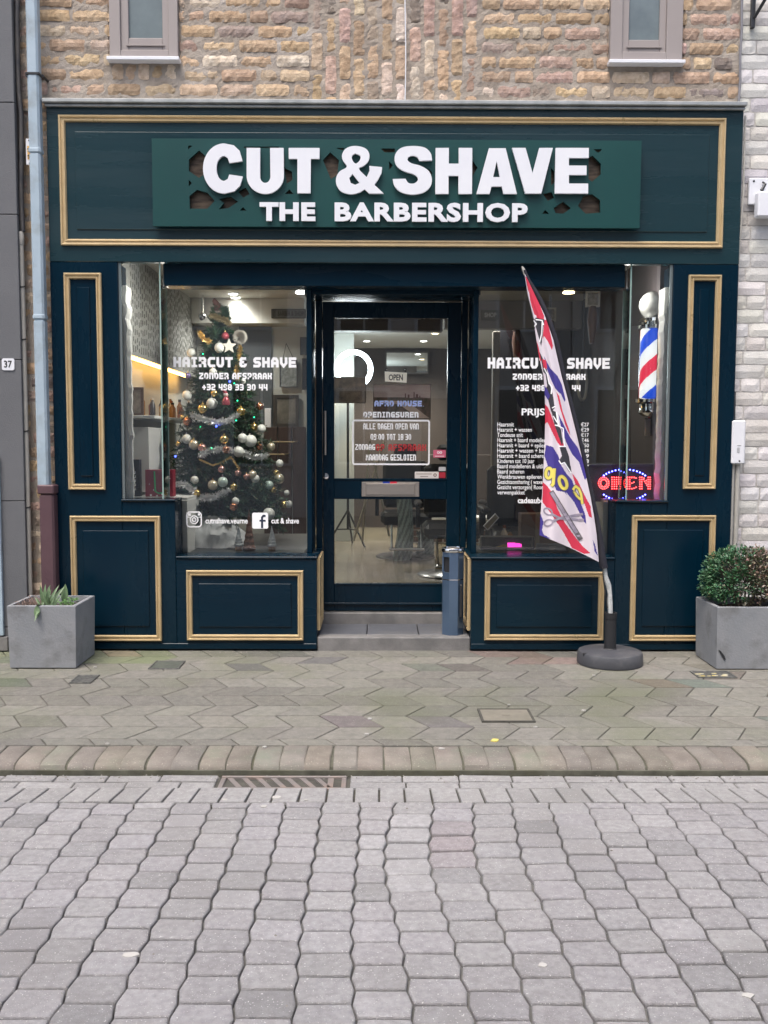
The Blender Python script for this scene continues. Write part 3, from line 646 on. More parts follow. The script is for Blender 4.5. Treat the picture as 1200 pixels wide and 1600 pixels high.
for xx, sgn in ((xd0, 1), (xd1, -1)): mould(.06, YD - .05, Z_(600, 985, .06), Z_(600, 872, .06), 0, .03, side=(xx, sgn), h=.018)
# ---- step, threshold
m = MB(); zt = .088; ys = .012
m.box(xd0 + .001, xd1 - .001, ys, ys + .10, -.05, zt, .006); m.build('step_edge', STONEL, shop)
m = MB(); k = (xd1 - xd0) / 3; xs_ = [xd0 + .001, X_(573.5, 984, .2), X_(653, 984, .25), xd1 - .001]
for i in range(3): m.box(xs_[i] + (0 if i == 0 else .003), xs_[i + 1] - (0 if i == 2 else .003), ys + .102, YD - .031, -.05, zt - .001 + .001 * i, .003)
m.build('step_tiles', STONE, shop)
m = MB(); m.box(xd0 + .001, xd1 - .001, YD - .03, YD + .12, -.05, .165, .006); m.build('threshold', STONEL, shop)
# ---- door
ZB = .168
dr = thing('door', (0, 0, 0), None, None); dr.location = Vector((0, YD, 0)) - shop.location; dr.parent = shop; bpy.context.view_layer.update()
xj0, xj1 = X_(497, 700, YD), X_(727, 700, YD)
m = MB()
m.box(xp0 + .036, xj0 + .03, YD - .0, YD + .07, ZB, Z_(600, 470, YD), .003); m.box(xj1 - .03, xp1 - .036, YD, YD + .07, ZB, Z_(600, 470, YD), .003); m.build('door_jamb', PAINT, dr)
dx0, dx1 = xj0 + .033, xj1 - .033; Yl = YD + .012
gu = R(522, 497, 699, 748, Yl); gw = R(524, 780, 699, 912, Yl); Zl1 = Z_(600, 471, Yl) - .004; Zl0 = ZB + .004
m = MB()
m.box(dx0, gu[0], Yl, Yl + .05, Zl0, Zl1, .003); m.box(gu[1], dx1, Yl, Yl + .05, Zl0, Zl1, .003)
m.box(gu[0], gu[1], Yl + .001, Yl + .049, gu[3], Zl1, .003); m.box(gu[0], gu[1], Yl + .001, Yl + .049, gw[3], gu[2], .003); m.box(gu[0], gu[1], Yl + .001, Yl + .049, Zl0, gw[2], .003)
m.box(dx0 + .005, dx1 - .005, Yl - .012, Yl - .0005, Zl0 + .045, Zl0 + .06, .003)
for q in (gu, gw): m.box(q[0], q[1], Yl - .004, Yl + .006, q[2] - .012, q[2] + .002, .002)
leaf = m.build('door_leaf', PAINT, dr)
m = MB(); m.box(gu[0], gu[1], Yl + .022, Yl + .028, gu[2] + .001, gu[3]); dpane = m.build('door_pane', GLASS, dr)
m = MB(); m.box(gw[0], gw[1], Yl + .022, Yl + .028, gw[2], gw[3]); m.build('door_pane', GLASS, dr)
q = R(507, 642, 510, 711, Yl - .03); xc = (q[0] + q[1]) / 2; m = MB(); m.tube([(xc, Yl - .045, q[2]), (xc, Yl - .045, q[3])], .0075, 12)
for z in (q[2] + .02, q[3] - .02): m.tube([(xc, Yl - .045, z), (xc, Yl, z)], .005, 8)
m.build('handle', STEEL, dr, True)
c = at(509.5, 744, Yl); m = MB(); m.lathe((c.x, Yl, c.z), [(.022, 0), (.022, -.006), (.019, -.010), (.008, -.012), (.008, -.016)], 20, 'y'); m.build('lock', CHROME, dr, True)
q = R(565, 753, 655, 776, Yl); m = MB(); m.box(q[0], q[1], Yl - .006, Yl - .0002, q[2], q[3], .002); k = .012; m.box(q[0] + .03, q[1] - .03, Yl - .012, Yl - .0055, q[2] + k, q[3] - k * .9, .003); m.build('letter_slot', STEEL, dr)
for pxs, c_, nm in (((598, 753, 609, 758), (.02, .05, .35), 'blue'), ((609.5, 753, 620, 758), (.65, .03, .06), 'red')):
    q = R(*pxs, Yl); m = MB(); m.box(q[0], q[1], Yl - .0085, Yl - .0062, q[2], q[3] + .002); m.build('sticker', M('sticker_' + nm, c_, .4), dr)
# vinyl lettering on the panes
def vin(par, items, Y, name='vinyl_lettering', mat=STICK, label=None):
    for it in items:
        m = MB(); kind, s, px = it[:3]; q = R(*px, Y)
        if kind == 'b': block(m, s, q[0], q[1], q[2], q[3], Y, **(it[3] if len(it) > 3 else {}))
        else: text(m, s, q[0], q[1], q[2], q[3], Y, **(it[3] if len(it) > 3 else {}))
        m.build(name, mat, par, label=label)
Yv = YG - .0012
vin(pL, [('b', 'HAIRCUT & SHAVE', (271, 558, 463, 574)), ('b', 'ZONDER AFSPRAAK', (311, 582.5, 425, 592.5)), ('b', '+32 498 33 30 44', (316, 600, 418, 610)),
         ('t', 'cutnshave.veurne', (321, 809, 387, 818)), ('t', 'cut & shave', (424, 809, 467, 818))], Yv)
m = MB(); q = R(291, 799, 315.5, 824, Yv); w_ = q[1] - q[0]; cx, cz = (q[0] + q[1]) / 2, (q[2] + q[3]) / 2
def rr(x0, x1, z0, z1, r, n=5):
    P = []
    for (cx_, cz_, a0) in ((x1 - r, z1 - r, 0), (x0 + r, z1 - r, 90), (x0 + r, z0 + r, 180), (x1 - r, z0 + r, 270)):
        for i in range(n + 1): a = math.radians(a0 + 90 * i / n); P.append((cx_ + r * math.cos(a), cz_ + r * math.sin(a)))
    return P
def circ(x, z, r, n=24): return [(x + r * math.cos(2 * math.pi * i / n), z + r * math.sin(2 * math.pi * i / n)) for i in range(n)]
m.strip(rr(q[0] + w_ * .04, q[1] - w_ * .04, q[2] + w_ * .04, q[3] - w_ * .04, w_ * .2), w_ * .08, Yv - .001, Yv, True)
m.strip(circ(cx, cz - w_ * .02, w_ * .25), w_ * .07, Yv - .001, Yv, True); m.strip(circ(cx, cz - w_ * .02, w_ * .12), w_ * .07, Yv - .001, Yv, True)
m.strip([(q[0] + w_ * .08, cz + w_ * .14), (cx - w_ * .26, cz + w_ * .14)], w_ * .05, Yv - .0011, Yv); m.strip([(q[1] - w_ * .08, cz + w_ * .14), (cx + w_ * .26, cz + w_ * .14)], w_ * .05, Yv - .0011, Yv)
m.box(q[0] + w_ * .12, q[0] + w_ * .30, Yv - .001, Yv, q[3] - w_ * .28, q[3] - w_ * .13); m.box(q[1] - w_ * .26, q[1] - w_ * .12, Yv - .001, Yv, q[3] - w_ * .27, q[3] - w_ * .12); m.build('camera_emblem', STICK, pL)
q = R(394, 801, 419, 826, Yv); m = MB(); m.prism(rr(q[0], q[1], q[2], q[3], .012), Yv - .001, Yv); m.build('emblem_square', STICK, pL)
w_ = q[1] - q[0]; fx = q[0] + w_ * .62; m = MB()
m.strip([(fx + w_ * .22, q[3] - w_ * .2), (fx + w_ * .08, q[3] - w_ * .2), (fx, q[3] - w_ * .30), (fx, q[2] + w_ * .04)], w_ * .13, Yv - .0022, Yv - .0011); m.strip([(fx - w_ * .16, q[2] + w_ * .5), (fx + w_ * .22, q[2] + w_ * .5)], w_ * .11, Yv - .0023, Yv - .0011)
m.build('emblem_letter', M('navy_vinyl', (.01, .02, .05), .5), pL)
L = [('b', 'HAIRCUT & SHAVE', (762, 559, 953, 576)), ('b', 'ZONDER AFSPRAAK', (801, 584, 915, 593.5)), ('b', '+32 498 33 30 44', (806, 601.5, 907, 611)), ('t', 'PRIJSLIJST', (815, 638, 888, 649), dict(off=.025))]
rows = [('Haarsnit', '€27'), ('Haarsnit + wassen', '€29'), ('Tondeuse snit', '€17'), ('Haarsnit + baard modelleren', '€46'), ('Haarsnit + baard + epileren', '€50'), ('Haarsnit + wassen + baard', '48'), ('Haarsnit + baard scheren', '19'), ('Kinderen tot 10 jaar', '3'), ('Baard modelleren & uitlijnen', '?'), ('Baard scheren', ''), ('Wenkbrauwen epileren', ''), ('Gezichtsontharing ( waxen )', ''), ('Gezicht verzorgen( Room )', ''), ('verwenpakket', '')]
wid = [26, 54, 40, 82, 82, 82, 76, 58, 84, 42, 69, 78, 78, 43]
vin(pR, L, Yv)
vin(pR, [('t', a, (777, 659.6 + i * 8.17, 777 + wid[i], 666.4 + i * 8.17), dict(off=.008)) for i, (a, b) in enumerate(rows)] + [('t', b, (920 - 4.1 * len(b), 660.4 + i * 8.17, 920, 666.2 + i * 8.17), dict(off=.008)) for i, (a, b) in enumerate(rows) if b] + [('t', 'cadeaubon bestellen', (809, 777, 898, 786.5), dict(off=.03))], Yv, 'price_list')
Yw = Yl + .0205
vin(dpane, [('b', 'OPENINGSUREN', (567.5, 643.5, 654, 652.5)), ('b', 'ALLE DAGEN OPEN VAN', (567.5, 661.5, 654.5, 671), dict(wr=.22)), ('b', '09:00 TOT 18*30', (579, 678, 642.5, 687.5), dict(wr=.22)), ('b', 'ZONDAG', (555, 694, 586, 703), dict(wr=.22)), ('b', 'MAANDAG GESLOTEN', (571.5, 710, 650, 719.5), dict(wr=.22))], Yw)
q = R(550.5, 656, 671.5, 726.5, Yw); m = MB(); m.strip(rr(q[0] + .005, q[1] - .005, q[2] + .005, q[3] - .005, .012), .0115, Yw - .001, Yw, True); m.build('vinyl_border', STICK, dpane)
vin(dpane, [('b', 'OP AFSPRAAK', (587, 694, 666, 704.5), dict(wr=.2, gap=.2))], Yw, 'red_lettering', M('red_vinyl', (.45, .03, .035), .5))
vin(dpane, [('b', 'AFRO HOUSE.', (585, 626, 663, 635))], Yw, 'pale_blue_lettering', M('pale_blue_vinyl', (.45, .55, .9), .5))
for pxs, c_, nm in (((677, 703, 696.5, 715), (.60, .12, .2), 'pink'), ((648, 737, 685.5, 747.5), (.72, .68, .64), 'cream'), ((685.8, 738, 696, 747), (.4, .02, .04), 'crimson'), ((685.5, 729.5, 696.5, 736), (.5, .5, .5), 'grey')):
    q = R(*pxs, Yw); m = MB(); m.prism(rr(q[0], q[1], q[2], q[3], .004), Yw - .001, Yw); st = m.build('sticker', M('sticker_' + nm, c_, .5), dpane)
    if nm == 'pink':
        m = MB(); k = .006
        for dx in (-.5, .5): m.strip(circ((q[0] + q[1]) / 2 + dx * .018, q[3] - .018, .007, 10), .004, Yw - .0018, Yw - .0011, True)
        m.strip([(q[0] + .012, q[2] + .010), (q[1] - .012, q[2] + .010)], .004, Yw - .0018, Yw - .0011); m.build('sticker_mark', STICK, st) if False else m.build('sticker_mark', STICK, dpane)
    if nm == 'cream':
        m = MB(); m.strip([(q[0] + .01, q[3] - .016), (q[1] - .05, q[3] - .016)], .004, Yw - .0018, Yw - .0011); m.strip([(q[0] + .04, q[2] + .014), (q[1] - .075, q[2] + .014)], .004, Yw - .0018, Yw - .0011); m.strip(circ(q[1] - .026, (q[2] + q[3]) / 2, .009, 10), .006, Yw - .0018, Yw - .0011, True); m.build('sticker_mark', M('sticker_ink', (.2, .12, .1), .6), dpane)
# ---- the sign board
Ys = -.055
q = R(238, 218, 1001, 355, Ys)
sign = thing('sign_board', ((q[0] + q[1]) / 2, -.03, q[2]), 'green perforated sign board with large white letters above the shop door', 'sign')
def P2(pts): r = [at(x, y, Ys) for x, y in pts]; return [(p.x, p.z) for p in r]
cuts = [[(295, 249), (311, 235), (327, 249), (327, 267), (311, 278), (295, 267)], [(296, 306), (308, 296.5), (324, 301), (335.6, 314), (324, 326), (296.6, 326)], [(294, 227.6), (301, 227.6), (294, 233)], [(295, 281), (300, 286), (295, 291)], [(374.6, 329), (379.5, 323.5), (385, 329)],
        [(342, 311), (360, 307), (372, 315), (357, 325), (342, 327), (350, 317)], [(504.6, 250), (516, 238), (529.6, 250), (527, 273), (517, 280)], [(525, 231), (539, 231), (535, 235)], [(372, 299), (384, 293), (390, 303), (380, 309)],
        [(444, 262), (456, 268), (457, 281), (448, 287)], [(445, 303), (452, 296), (459, 303)], [(595, 232), (617, 232), (617, 238), (601, 238)], [(381, 229), (436, 229), (436, 231), (381, 231)], [(668, 262), (676, 270), (668, 280)], [(738, 250), (746, 262), (738, 276)],
        [(919.5, 246), (926, 243), (939, 256), (939, 272), (925, 284), (919.5, 280)], [(903, 322), (912, 306), (925, 303), (938, 313), (938, 332), (915, 334)], [(927, 233), (941, 233), (935, 239)], [(847, 334), (852, 328), (858, 334)], [(865, 325), (880, 315), (892, 325), (880, 334), (868, 333)], [(848, 303), (862, 300), (866, 309), (856, 314)], [(861, 262), (866, 268), (866, 285), (861, 290)], [(608, 252), (614, 258), (608, 266)], [(320, 304.5), (334, 306), (345, 300), (330, 298)]]
outer = [(q[0], q[2]), (q[1], q[2]), (q[1], q[3]), (q[0], q[3])]; loops = [outer] + [P2(c) for c in cuts[:-1]]
flat = [p for l in loops for p in l]; tri = tessellate_polygon([[Vector((p[0], p[1], 0)) for p in l] for l in loops])
m = MB(); n = len(flat); fs = [tuple(t) for t in tri] + [tuple(i + n for i in t)[::-1] for t in tri]; o = 0
for l in loops:
    k = len(l)
    for i in range(k): fs.append((o + i, o + (i + 1) % k, o + (i + 1) % k + n, o + i + n))
    o += k
m.add([(p[0], Ys, p[1]) for p in flat] + [(p[0], Ys + .02, p[1]) for p in flat], fs); m.build('board', SIGNG, sign)
m = MB(); m.box(q[0] + .01, q[1] - .01, Ys + .036, Ys + .0385, q[2] + .01, q[3] - .01); m.build('backing_sheet', M('bronze_sheet', (.16, .12, .085), .35, .55, c2=(.06, .045, .035), sc=26, stretch=(.35, 1, 2.2)), sign)
m = MB()
for xx in (q[0] + .12, 0, q[1] - .12):
    for zz in (q[2] + .06, q[3] - .06): m.tube([(xx, Ys + .039, zz), (xx, 0.0, zz)], .008, 8)
m.build('stand_off', ZINC, sign)
# big letters
Yb = Ys - .012; TH = .019; LT = MB()
def pl(pts): r = [at(x, y, Yb) for x, y in pts]; LT.prism([(p.x, p.z) for p in r], Yb - TH, Yb)
def stp(pts, w_, ext=0): 
    r = [at(x, y, Yb) for x, y in pts]; ww = [v / S(Yb) for v in w_] if isinstance(w_, list) else w_ / S(Yb); LT.strip([(p.x, p.z) for p in r], ww, Yb - TH - .0004 * ext, Yb)
def arc(cx, cy, rx, ry, a0, a1, n=18): return [(cx + rx * math.cos(math.radians(a0 + (a1 - a0) * i / n)), cy - ry * math.sin(math.radians(a0 + (a1 - a0) * i / n))) for i in range(n + 1)]
def cr(P, n=8):                                    # smooth curve through points (with a width as third value)
    out = []
    for i in range(len(P) - 1):
        p0 = P[max(i - 1, 0)]; p1 = P[i]; p2 = P[i + 1]; p3 = P[min(i + 2, len(P) - 1)]
        for k in range(n):
            t = k / n; out.append(tuple(.5 * (2 * b + (-a + c) * t + (2 * a - 5 * b + 4 * c - d) * t * t + (-a + 3 * b - 3 * c + d) * t ** 3) for a, b, c, d in zip(p0, p1, p2, p3)))
    out.append(tuple(P[-1])); return out
def stroke(P, e=0, n=8): c = cr(P, n); stp([(p[0], p[1]) for p in c], [p[2] for p in c], e)
# C
pl(arc(350.5, 264, 32.5, 38.5, 42, 318, 40)[0:0] + [(379.5, 253), (375, 237), (366, 228.5), (351, 225.5)] + arc(351, 264.5, 33, 39, 95, 265, 26) + [(352, 303.5), (367, 300), (376, 291), (380, 277)] + [(359, 274), (356.5, 281), (351, 284)] + arc(351, 264.5, 12, 19.5, 262, 98, 14) + [(351, 245), (356.5, 248), (359, 256)])
# U
pl([(386, 232.5), (407, 232.5)] + arc(415, 277, 8, 10, 180, 360, 14) + [(422.5, 232.5), (443.5, 232.5)] + arc(415, 276, 29, 28, 0, -180, 30))
pl([(451.5, 232.5), (499.5, 232.5), (499.5, 249.5), (486, 249.5), (485.5, 303), (465, 303), (465, 249.5), (451.5, 249.5)])   # T
# ampersand
AMP = [(599.5, 303.5), (577, 303.5), (570, 297), (560, 302.5), (547, 304.5), (533, 300), (526, 290), (525.5, 279), (531, 269), (542, 262), (536, 252), (534.5, 244), (539, 235), (549, 230), (561, 230), (572, 234), (577, 242), (576, 252), (569, 260), (561, 265), (573, 278), (577.5, 268), (577, 260.5), (597, 262.5), (596, 272), (590, 283), (585, 290)]
HA = [(555, 241), (550, 245), (551, 252), (556, 257), (562, 252), (563, 245), (560, 241)]; HB = [(551, 273), (546, 279), (548, 287), (555, 290), (562, 287)]
# S
SA = [(675, 252), (672.5, 240.5), (663, 232), (645, 229.5), (628, 232), (618.5, 240.5), (616.5, 252), (621, 262), (632, 269), (645, 273), (652, 278), (652, 284), (646, 288), (638, 287), (633.5, 280.5)]
SB = [(613.5, 281), (616.5, 292), (626, 301), (643, 305), (661, 302), (672, 293), (674.5, 280), (669, 268), (657, 260.5), (643, 256.5), (637, 252), (638, 247), (645, 244.5), (652, 247), (655, 252.5)]
pl(cr(SA, 5) + cr(SB, 5))
pl([(680.5, 232.5), (701, 232.5), (701, 257), (716.5, 257), (716.5, 232.5), (737.5, 232.5), (737, 304), (716, 304), (716, 276), (700.5, 276), (700.5, 304), (680, 304)])   # H
def plh(outer, *hole):
    l = [[(p.x, p.z) for p in [at(x, y, Yb) for x, y in q]] for q in (outer, *hole)]
    fl = sum(l, []); tr = tessellate_polygon([[Vector((p[0], p[1], 0)) for p in k] for k in l]); n = len(fl); fs = [tuple(t) for t in tr] + [tuple(i + n for i in t)[::-1] for t in tr]; o = 0
    for k in l:
        for i in range(len(k)): fs.append((o + i, o + (i + 1) % len(k), o + (i + 1) % len(k) + n, o + i + n))
        o += len(k)
    LT.add([(p[0], Yb - TH, p[1]) for p in fl] + [(p[0], Yb, p[1]) for p in fl], fs)
plh([(763.5, 233), (789.5, 233), (807, 304), (786, 304), (783.5, 292.5), (767.5, 292.5), (764.5, 304), (744, 304)], [(775.5, 253), (780.5, 278), (770, 278)])
plh([(p[0], p[1]) for p in cr(AMP[:2], 1)] + cr([q for q in AMP[2:21]], 4) + AMP[21:24] + cr(AMP[24:], 4), cr(HA[:-1] + [HA[0]], 4)[:-1], HB)
LT.mi = 0
pl([(799.5, 232.5), (820.5, 232.5), (831.5, 272), (842, 232.5), (863, 232.5), (845, 303.5), (820, 303.5)])
pl([(867.5, 232.5), (919, 232.5), (919, 248), (888, 248), (888, 260), (915.5, 260), (915.5, 274.5), (888, 274.5), (888, 288), (918, 288), (918, 303.5), (866, 303.5)])
LT.build('main_lettering', WHITE, sign)
for s_, px in (('THE', (406, 317, 493, 346)), ('BARBERSHOP', (523, 317.5, 824, 347.5))):
    m = MB(); q = R(*px, Yb); text(m, s_, q[0], q[1], q[2], q[3], Yb, th=.016, off=.05 if s_ == 'THE' else .042, sp=1.08, cap=False); m.build('small_lettering', WHITE, sign)

# ================================================================== NEIGHBOURS
gh = thing('grey_house', (-3.6, .1, 0), 'dark grey rendered house at the left edge with scored joints', 'building')
xg = X_(31, 500, -.03)
m = MB(); zz = [-.1, .16] + [Z_(15, y, -.03) for y in (783, 562, 335, 160)] + [HT + .6]
m.box(-7.5, xg - .002, .002, 8, -.1, HT + .6)
m.build('wall', GREYR, gh)
m = MB()
for a, b in zip(zz[:-1], zz[1:]): m.box(-7.5, xg, -.03, .0015, a + .003, b - .002, .0025)
m.build('render_panels', GREYR, gh)
m = MB(); m.box(-3.35, X_(12, 1010, -.05), -.05, -.031, 0.008, .10, .003); m.build('plinth_stone', STONEL, gh)
m = MB(); m.box(-3.6, X_(4.5, 900, -.036), -.055, -.0305, .11, 1.27, .003); m.build('door_frame', PIPEB, gh)
wh = thing('white_brick_house', (4.2, .1, 0), 'white painted brick house at the right edge', 'building')
m = MB(); m.box(XW1 + .002, 7.5, .075, 8, -.1, HT - .4); m.build('wall', WMORT, wh)
m = MB(); m.hasc = True; random.seed(21)
brickfield(m, XW1 + .003, 3.3, .02, 5.0, .066, .0885, .235, cols=(.98, .98, .98), gap=.006, rough=.002, seg=.03, depth=.02)
m.build('brickwork', WBRICK, wh)
random.seed(5)
q = R(3, 560, 22.5, 578.5, -.034)
t = thing('house_number', ((q[0] + q[1]) / 2, -.034, q[2]), 'white enamel house number plate 37 on the grey house', 'number plate')
m = MB(); m.prism(rr(q[0], q[1], q[2], q[3], .012), -.036, -.0305); m.build('plate', WHITE, t)
m = MB(); text(m, '37', q[0] + .014, q[1] - .014, q[2] + .016, q[3] - .014, -.0362, th=.0008, off=.02, cap=False); m.build('numerals', BLACK, t)
q = R(41, 217, 51, 258, .02)
t = thing('marker_plate', ((q[0] + q[1]) / 2, .04, q[2]), 'small white marker plate with an orange number strip on the narrow brick strip', 'plate')
m = MB(); m.box(q[0], q[1], .014, .022, q[2], q[3], .002); m.build('plate', WHITE, t); k = q[3] - q[2]
m = MB(); m.box(q[0] + .009, q[1] - .009, .0125, .0138, q[2] + k * .2, q[3] - k * .28); s1 = m.build('orange_strip', M('orange_strip', (.72, .42, .12), .5), t)
m = MB(); cx = (q[0] + q[1]) / 2
for z0, z1 in ((.24, .42), (.5, .68)): m.strip([(cx - .008, q[2] + k * z0), (cx + .008, q[2] + k * (z0 + .06)), (cx - .008, q[2] + k * (z0 + .1)), (cx + .008, q[2] + k * z1)], .004, .0115, .0124)
m.build('numerals', BLACK, t)
m = MB()
for z in (.07, .93): m.lathe((cx, .0138, q[2] + k * z), [(.005, 0), (.004, -.003)], 10, 'y')
m.build('screws', CHROME, t)
# pipes at the left
def vp(px, py, Y): return at(px, py, Y)
Yp = -.035
xp = (X_(53, 0, Yp) + X_(67, 740, Yp)) / 2; rp = 8.6 / S(Yp)
t = thing('drainpipe', (xp, Yp, .3), 'pale blue square-section downpipe ending in a plum coloured iron shoe', 'drainpipe')
zt = Z_(60, 757, Yp); m = MB()
for a, b, w_ in ((zt - .02, Z_(60, 500, Yp), 1.0), (Z_(60, 500, Yp) + .012, Z_(60, 240, Yp), .99), (Z_(60, 240, Yp) + .012, 5.2, 1.0)):
    m.box(xp - rp * w_, xp + rp * w_, Yp - rp, Yp + rp, a, b, .012)
m.build('downpipe', PIPEB, t)
m = MB()
for y in (496, 237): z = Z_(60, y, Yp); m.box(xp - rp * 1.1, xp + rp * 1.1, Yp - rp * 1.1, Yp + rp * 1.1, z - .02, z + .022, .012)
m.build('coupling', PIPEB, t); m.v and None
m = MB(); x1 = X_(78, 850, Yp); m.box(x1 - .048, x1 + .044, Yp - .045, Yp + .045, .02, zt - .06, .012); m.box(x1 - .056, x1 + .05, Yp - .052, Yp + .052, zt - .06, zt, .008)
m.build('shoe', PIPEP, t)
m = MB(); z = Z_(60, 118, Yp); m.box(xp - rp - .008, xp + rp + .008, Yp - rp - .004, Yp + .05, z - .008, z + .008, .003)
for s_ in (-1, 1): m.tube([(xp + s_ * (rp + .014), Yp, z), (xp + s_ * (rp + .014), .06, z)], .008, 8)
m.build('bracket', DARKM, t)
Yc = .012
t = thing('cable_conduit', (X_(41, 600, Yc), Yc, .3), 'thin grey plastic conduit strapped up the corner of the grey house', 'conduit')
xa_, xb_ = X_(36, 362, Yc), X_(44, 915, Yc); xc = (xa_ + xb_) / 2; m = MB(); m.tube([(xc, Yc, .25), (xc, Yc, Z_(38, 362, Yc))], .0155, 12); m.build('conduit', PVC, t, True)
for y in (449, 531, 674, 793):
    z = Z_(40, y, Yc); m = MB(); m.tube([(xc - .019, Yc - .006, z - .003), (xc, Yc - .0185, z), (xc + .019, Yc - .006, z + .005)], .0045, 6); m.build('strap', BLACK, t)
m = MB(); m.lathe((xc, Yc, Z_(38, 382, Yc)), [(.018, -.002), (.019, 0), (.019, .075), (.017, .078)], 12); m.build('sleeve', PVC, t, True)
m = MB(); xk = X_(31, 180, Yc); m.tube([(xk + U(-.004, .004) - .006 * math.sin(i), Yc, Z_(33, 362, Yc) + (5.0 - Z_(33, 362, Yc)) * i / 16) for i in range(17)], .016, 10)
m.tube([(xk - .026, Yc + .01, .3), (xk - .024, Yc + .01, 2), (xk - .028, Yc + .01, 5)], .008, 8); m.build('cable_bundle', M('old_cable', (.035, .037, .045), .6, c2=(.08, .075, .07), sc=9), t, True)
# right side
Yr = .01
q = R(1142, 657, 1163, 725, Yr)
t = thing('meter_box', ((q[0] + q[1]) / 2, .03, .3), 'slim white plastic cable box with two conduits below it on the white brick wall', 'cable box')
m = MB(); m.box(q[0], q[1], Yr - .02, .06, q[2], q[3], .008); b_ = m.build('box', WHITE, t)
m = MB(); m.lathe(((q[0] + q[1]) / 2 + .008, Yr - .0205, q[2] + .02), [(.006, 0), (.005, -.002)], 10, 'y'); m.build('screw', DARKM, b_)
m = MB(); cx = (q[0] + q[1]) / 2
for z in (.42, .36, .33, .3, .27): m.box(cx - .01, cx + (.016 if z > .4 else .008), Yr - .0215, Yr - .0202, q[2] + (q[3] - q[2]) * z, q[2] + (q[3] - q[2]) * z + .004)
m.build('printed_mark', M('grey_print', (.35, .36, .36), .6), b_)
for dx in (-.022, .014):
    m = MB(); m.tube([(cx + dx, .03, .1), (cx + dx, .03, q[2])], .0155, 10); m.build('conduit', PVC, t, True)
m = MB(); m.tube([(cx - .03, .02, q[3] - .002), (cx - .032, .02, Z_(1147, 612, Yr))], .014, 10); m.build('cable', BLACK, t, True)
m = MB(); m.tube([(cx - .036, .02, Z_(1147, 612, Yr)), (cx - .03, .02, Z_(1147, 420, Yr)), (XR + .02, .02, Z_(1150, 300, Yr)), (XR + .018, .02, ZT - .04)], .007, 8); m.build('thin_conduit', PVC, t, True)
t = thing('wall_cabinet', (X_(1190, 300, 0), .03, Z_(1190, 340, 0)), 'white junction box screwed on a back plate high on the white brick wall', 'junction box')
q = R(1171, 278, 1203, 319, 0.03); m = MB(); m.box(q[0], q[1] + .15, .036, .06, q[2], q[3], .004); m.build('back_plate', WBRICK if False else WHITE, t)
q2 = R(1182, 283, 1225, 340, 0.0); m = MB(); m.box(q2[0], q2[1], -.03, .0355, q2[2], q2[3] - .07, .008); m.build('box', WHITE, t)
m = MB()
for px, py in ((1178, 283), (1185, 315)): c = at(px, py, .036); m.lathe((c.x, .0359, c.z), [(.007, 0), (.006, -.003)], 10, 'y')
c = at(1193, 284, .02); m.tube([(c.x, .03, c.z), (c.x + .004, .0, c.z - .02), (c.x - .02, -.005, c.z - .06)], [.006, .008, .012], 8); m.build('fastener', DARKM, t)
t = thing('wall_bracket', (X_(1177, 40, 0), .03, Z_(1177, 42, 0)), 'small iron bracket with a diagonal stay high on the white wall', 'bracket')
a = at(1177, 43, .03); b = at(1177, -60, .03); m = MB(); m.box(a.x - .012, a.x + .012, .03, .06, a.z, b.z, .003); m.build('upright', DARKM, t)
c = at(1195, -8, .03); m = MB(); m.tube([(a.x + .006, .03, a.z + .06), (c.x, -.1, c.z)], .010, 8); m.build('stay', DARKM, t)
d = at(1177, -5, .03); m = MB(); m.box(a.x - .012, a.x + .25, -.12, -.10, d.z, d.z + .02); m.tube([(a.x, .05, d.z + .01), (a.x, -.12, d.z + .01)], .009, 8); m.build('arm', DARKM, t)
m = MB(); x = XW1 - .004; pts = [(x + (.003 if i % 2 else -.002), .035, ZT + .03 + (5 - ZT) * i / 10) for i in range(11)]; m.tube(pts, .008, 8)
t = m.build('corner_cable', M('grey_cable', (.2, .2, .22), .6), label='grey cable clipped up the corner between tan and white brick', cat='cable')
m = MB(); m.tube([(X_(633, 100, .03) + .004 * math.sin(i * .8), .03, ZT + .03 + (5 - ZT) * i / 12) for i in range(13)], .0035, 6); m.build('wall_wire', WHITE, label='thin white wire running up the upright bricks above the sign', cat='wire')

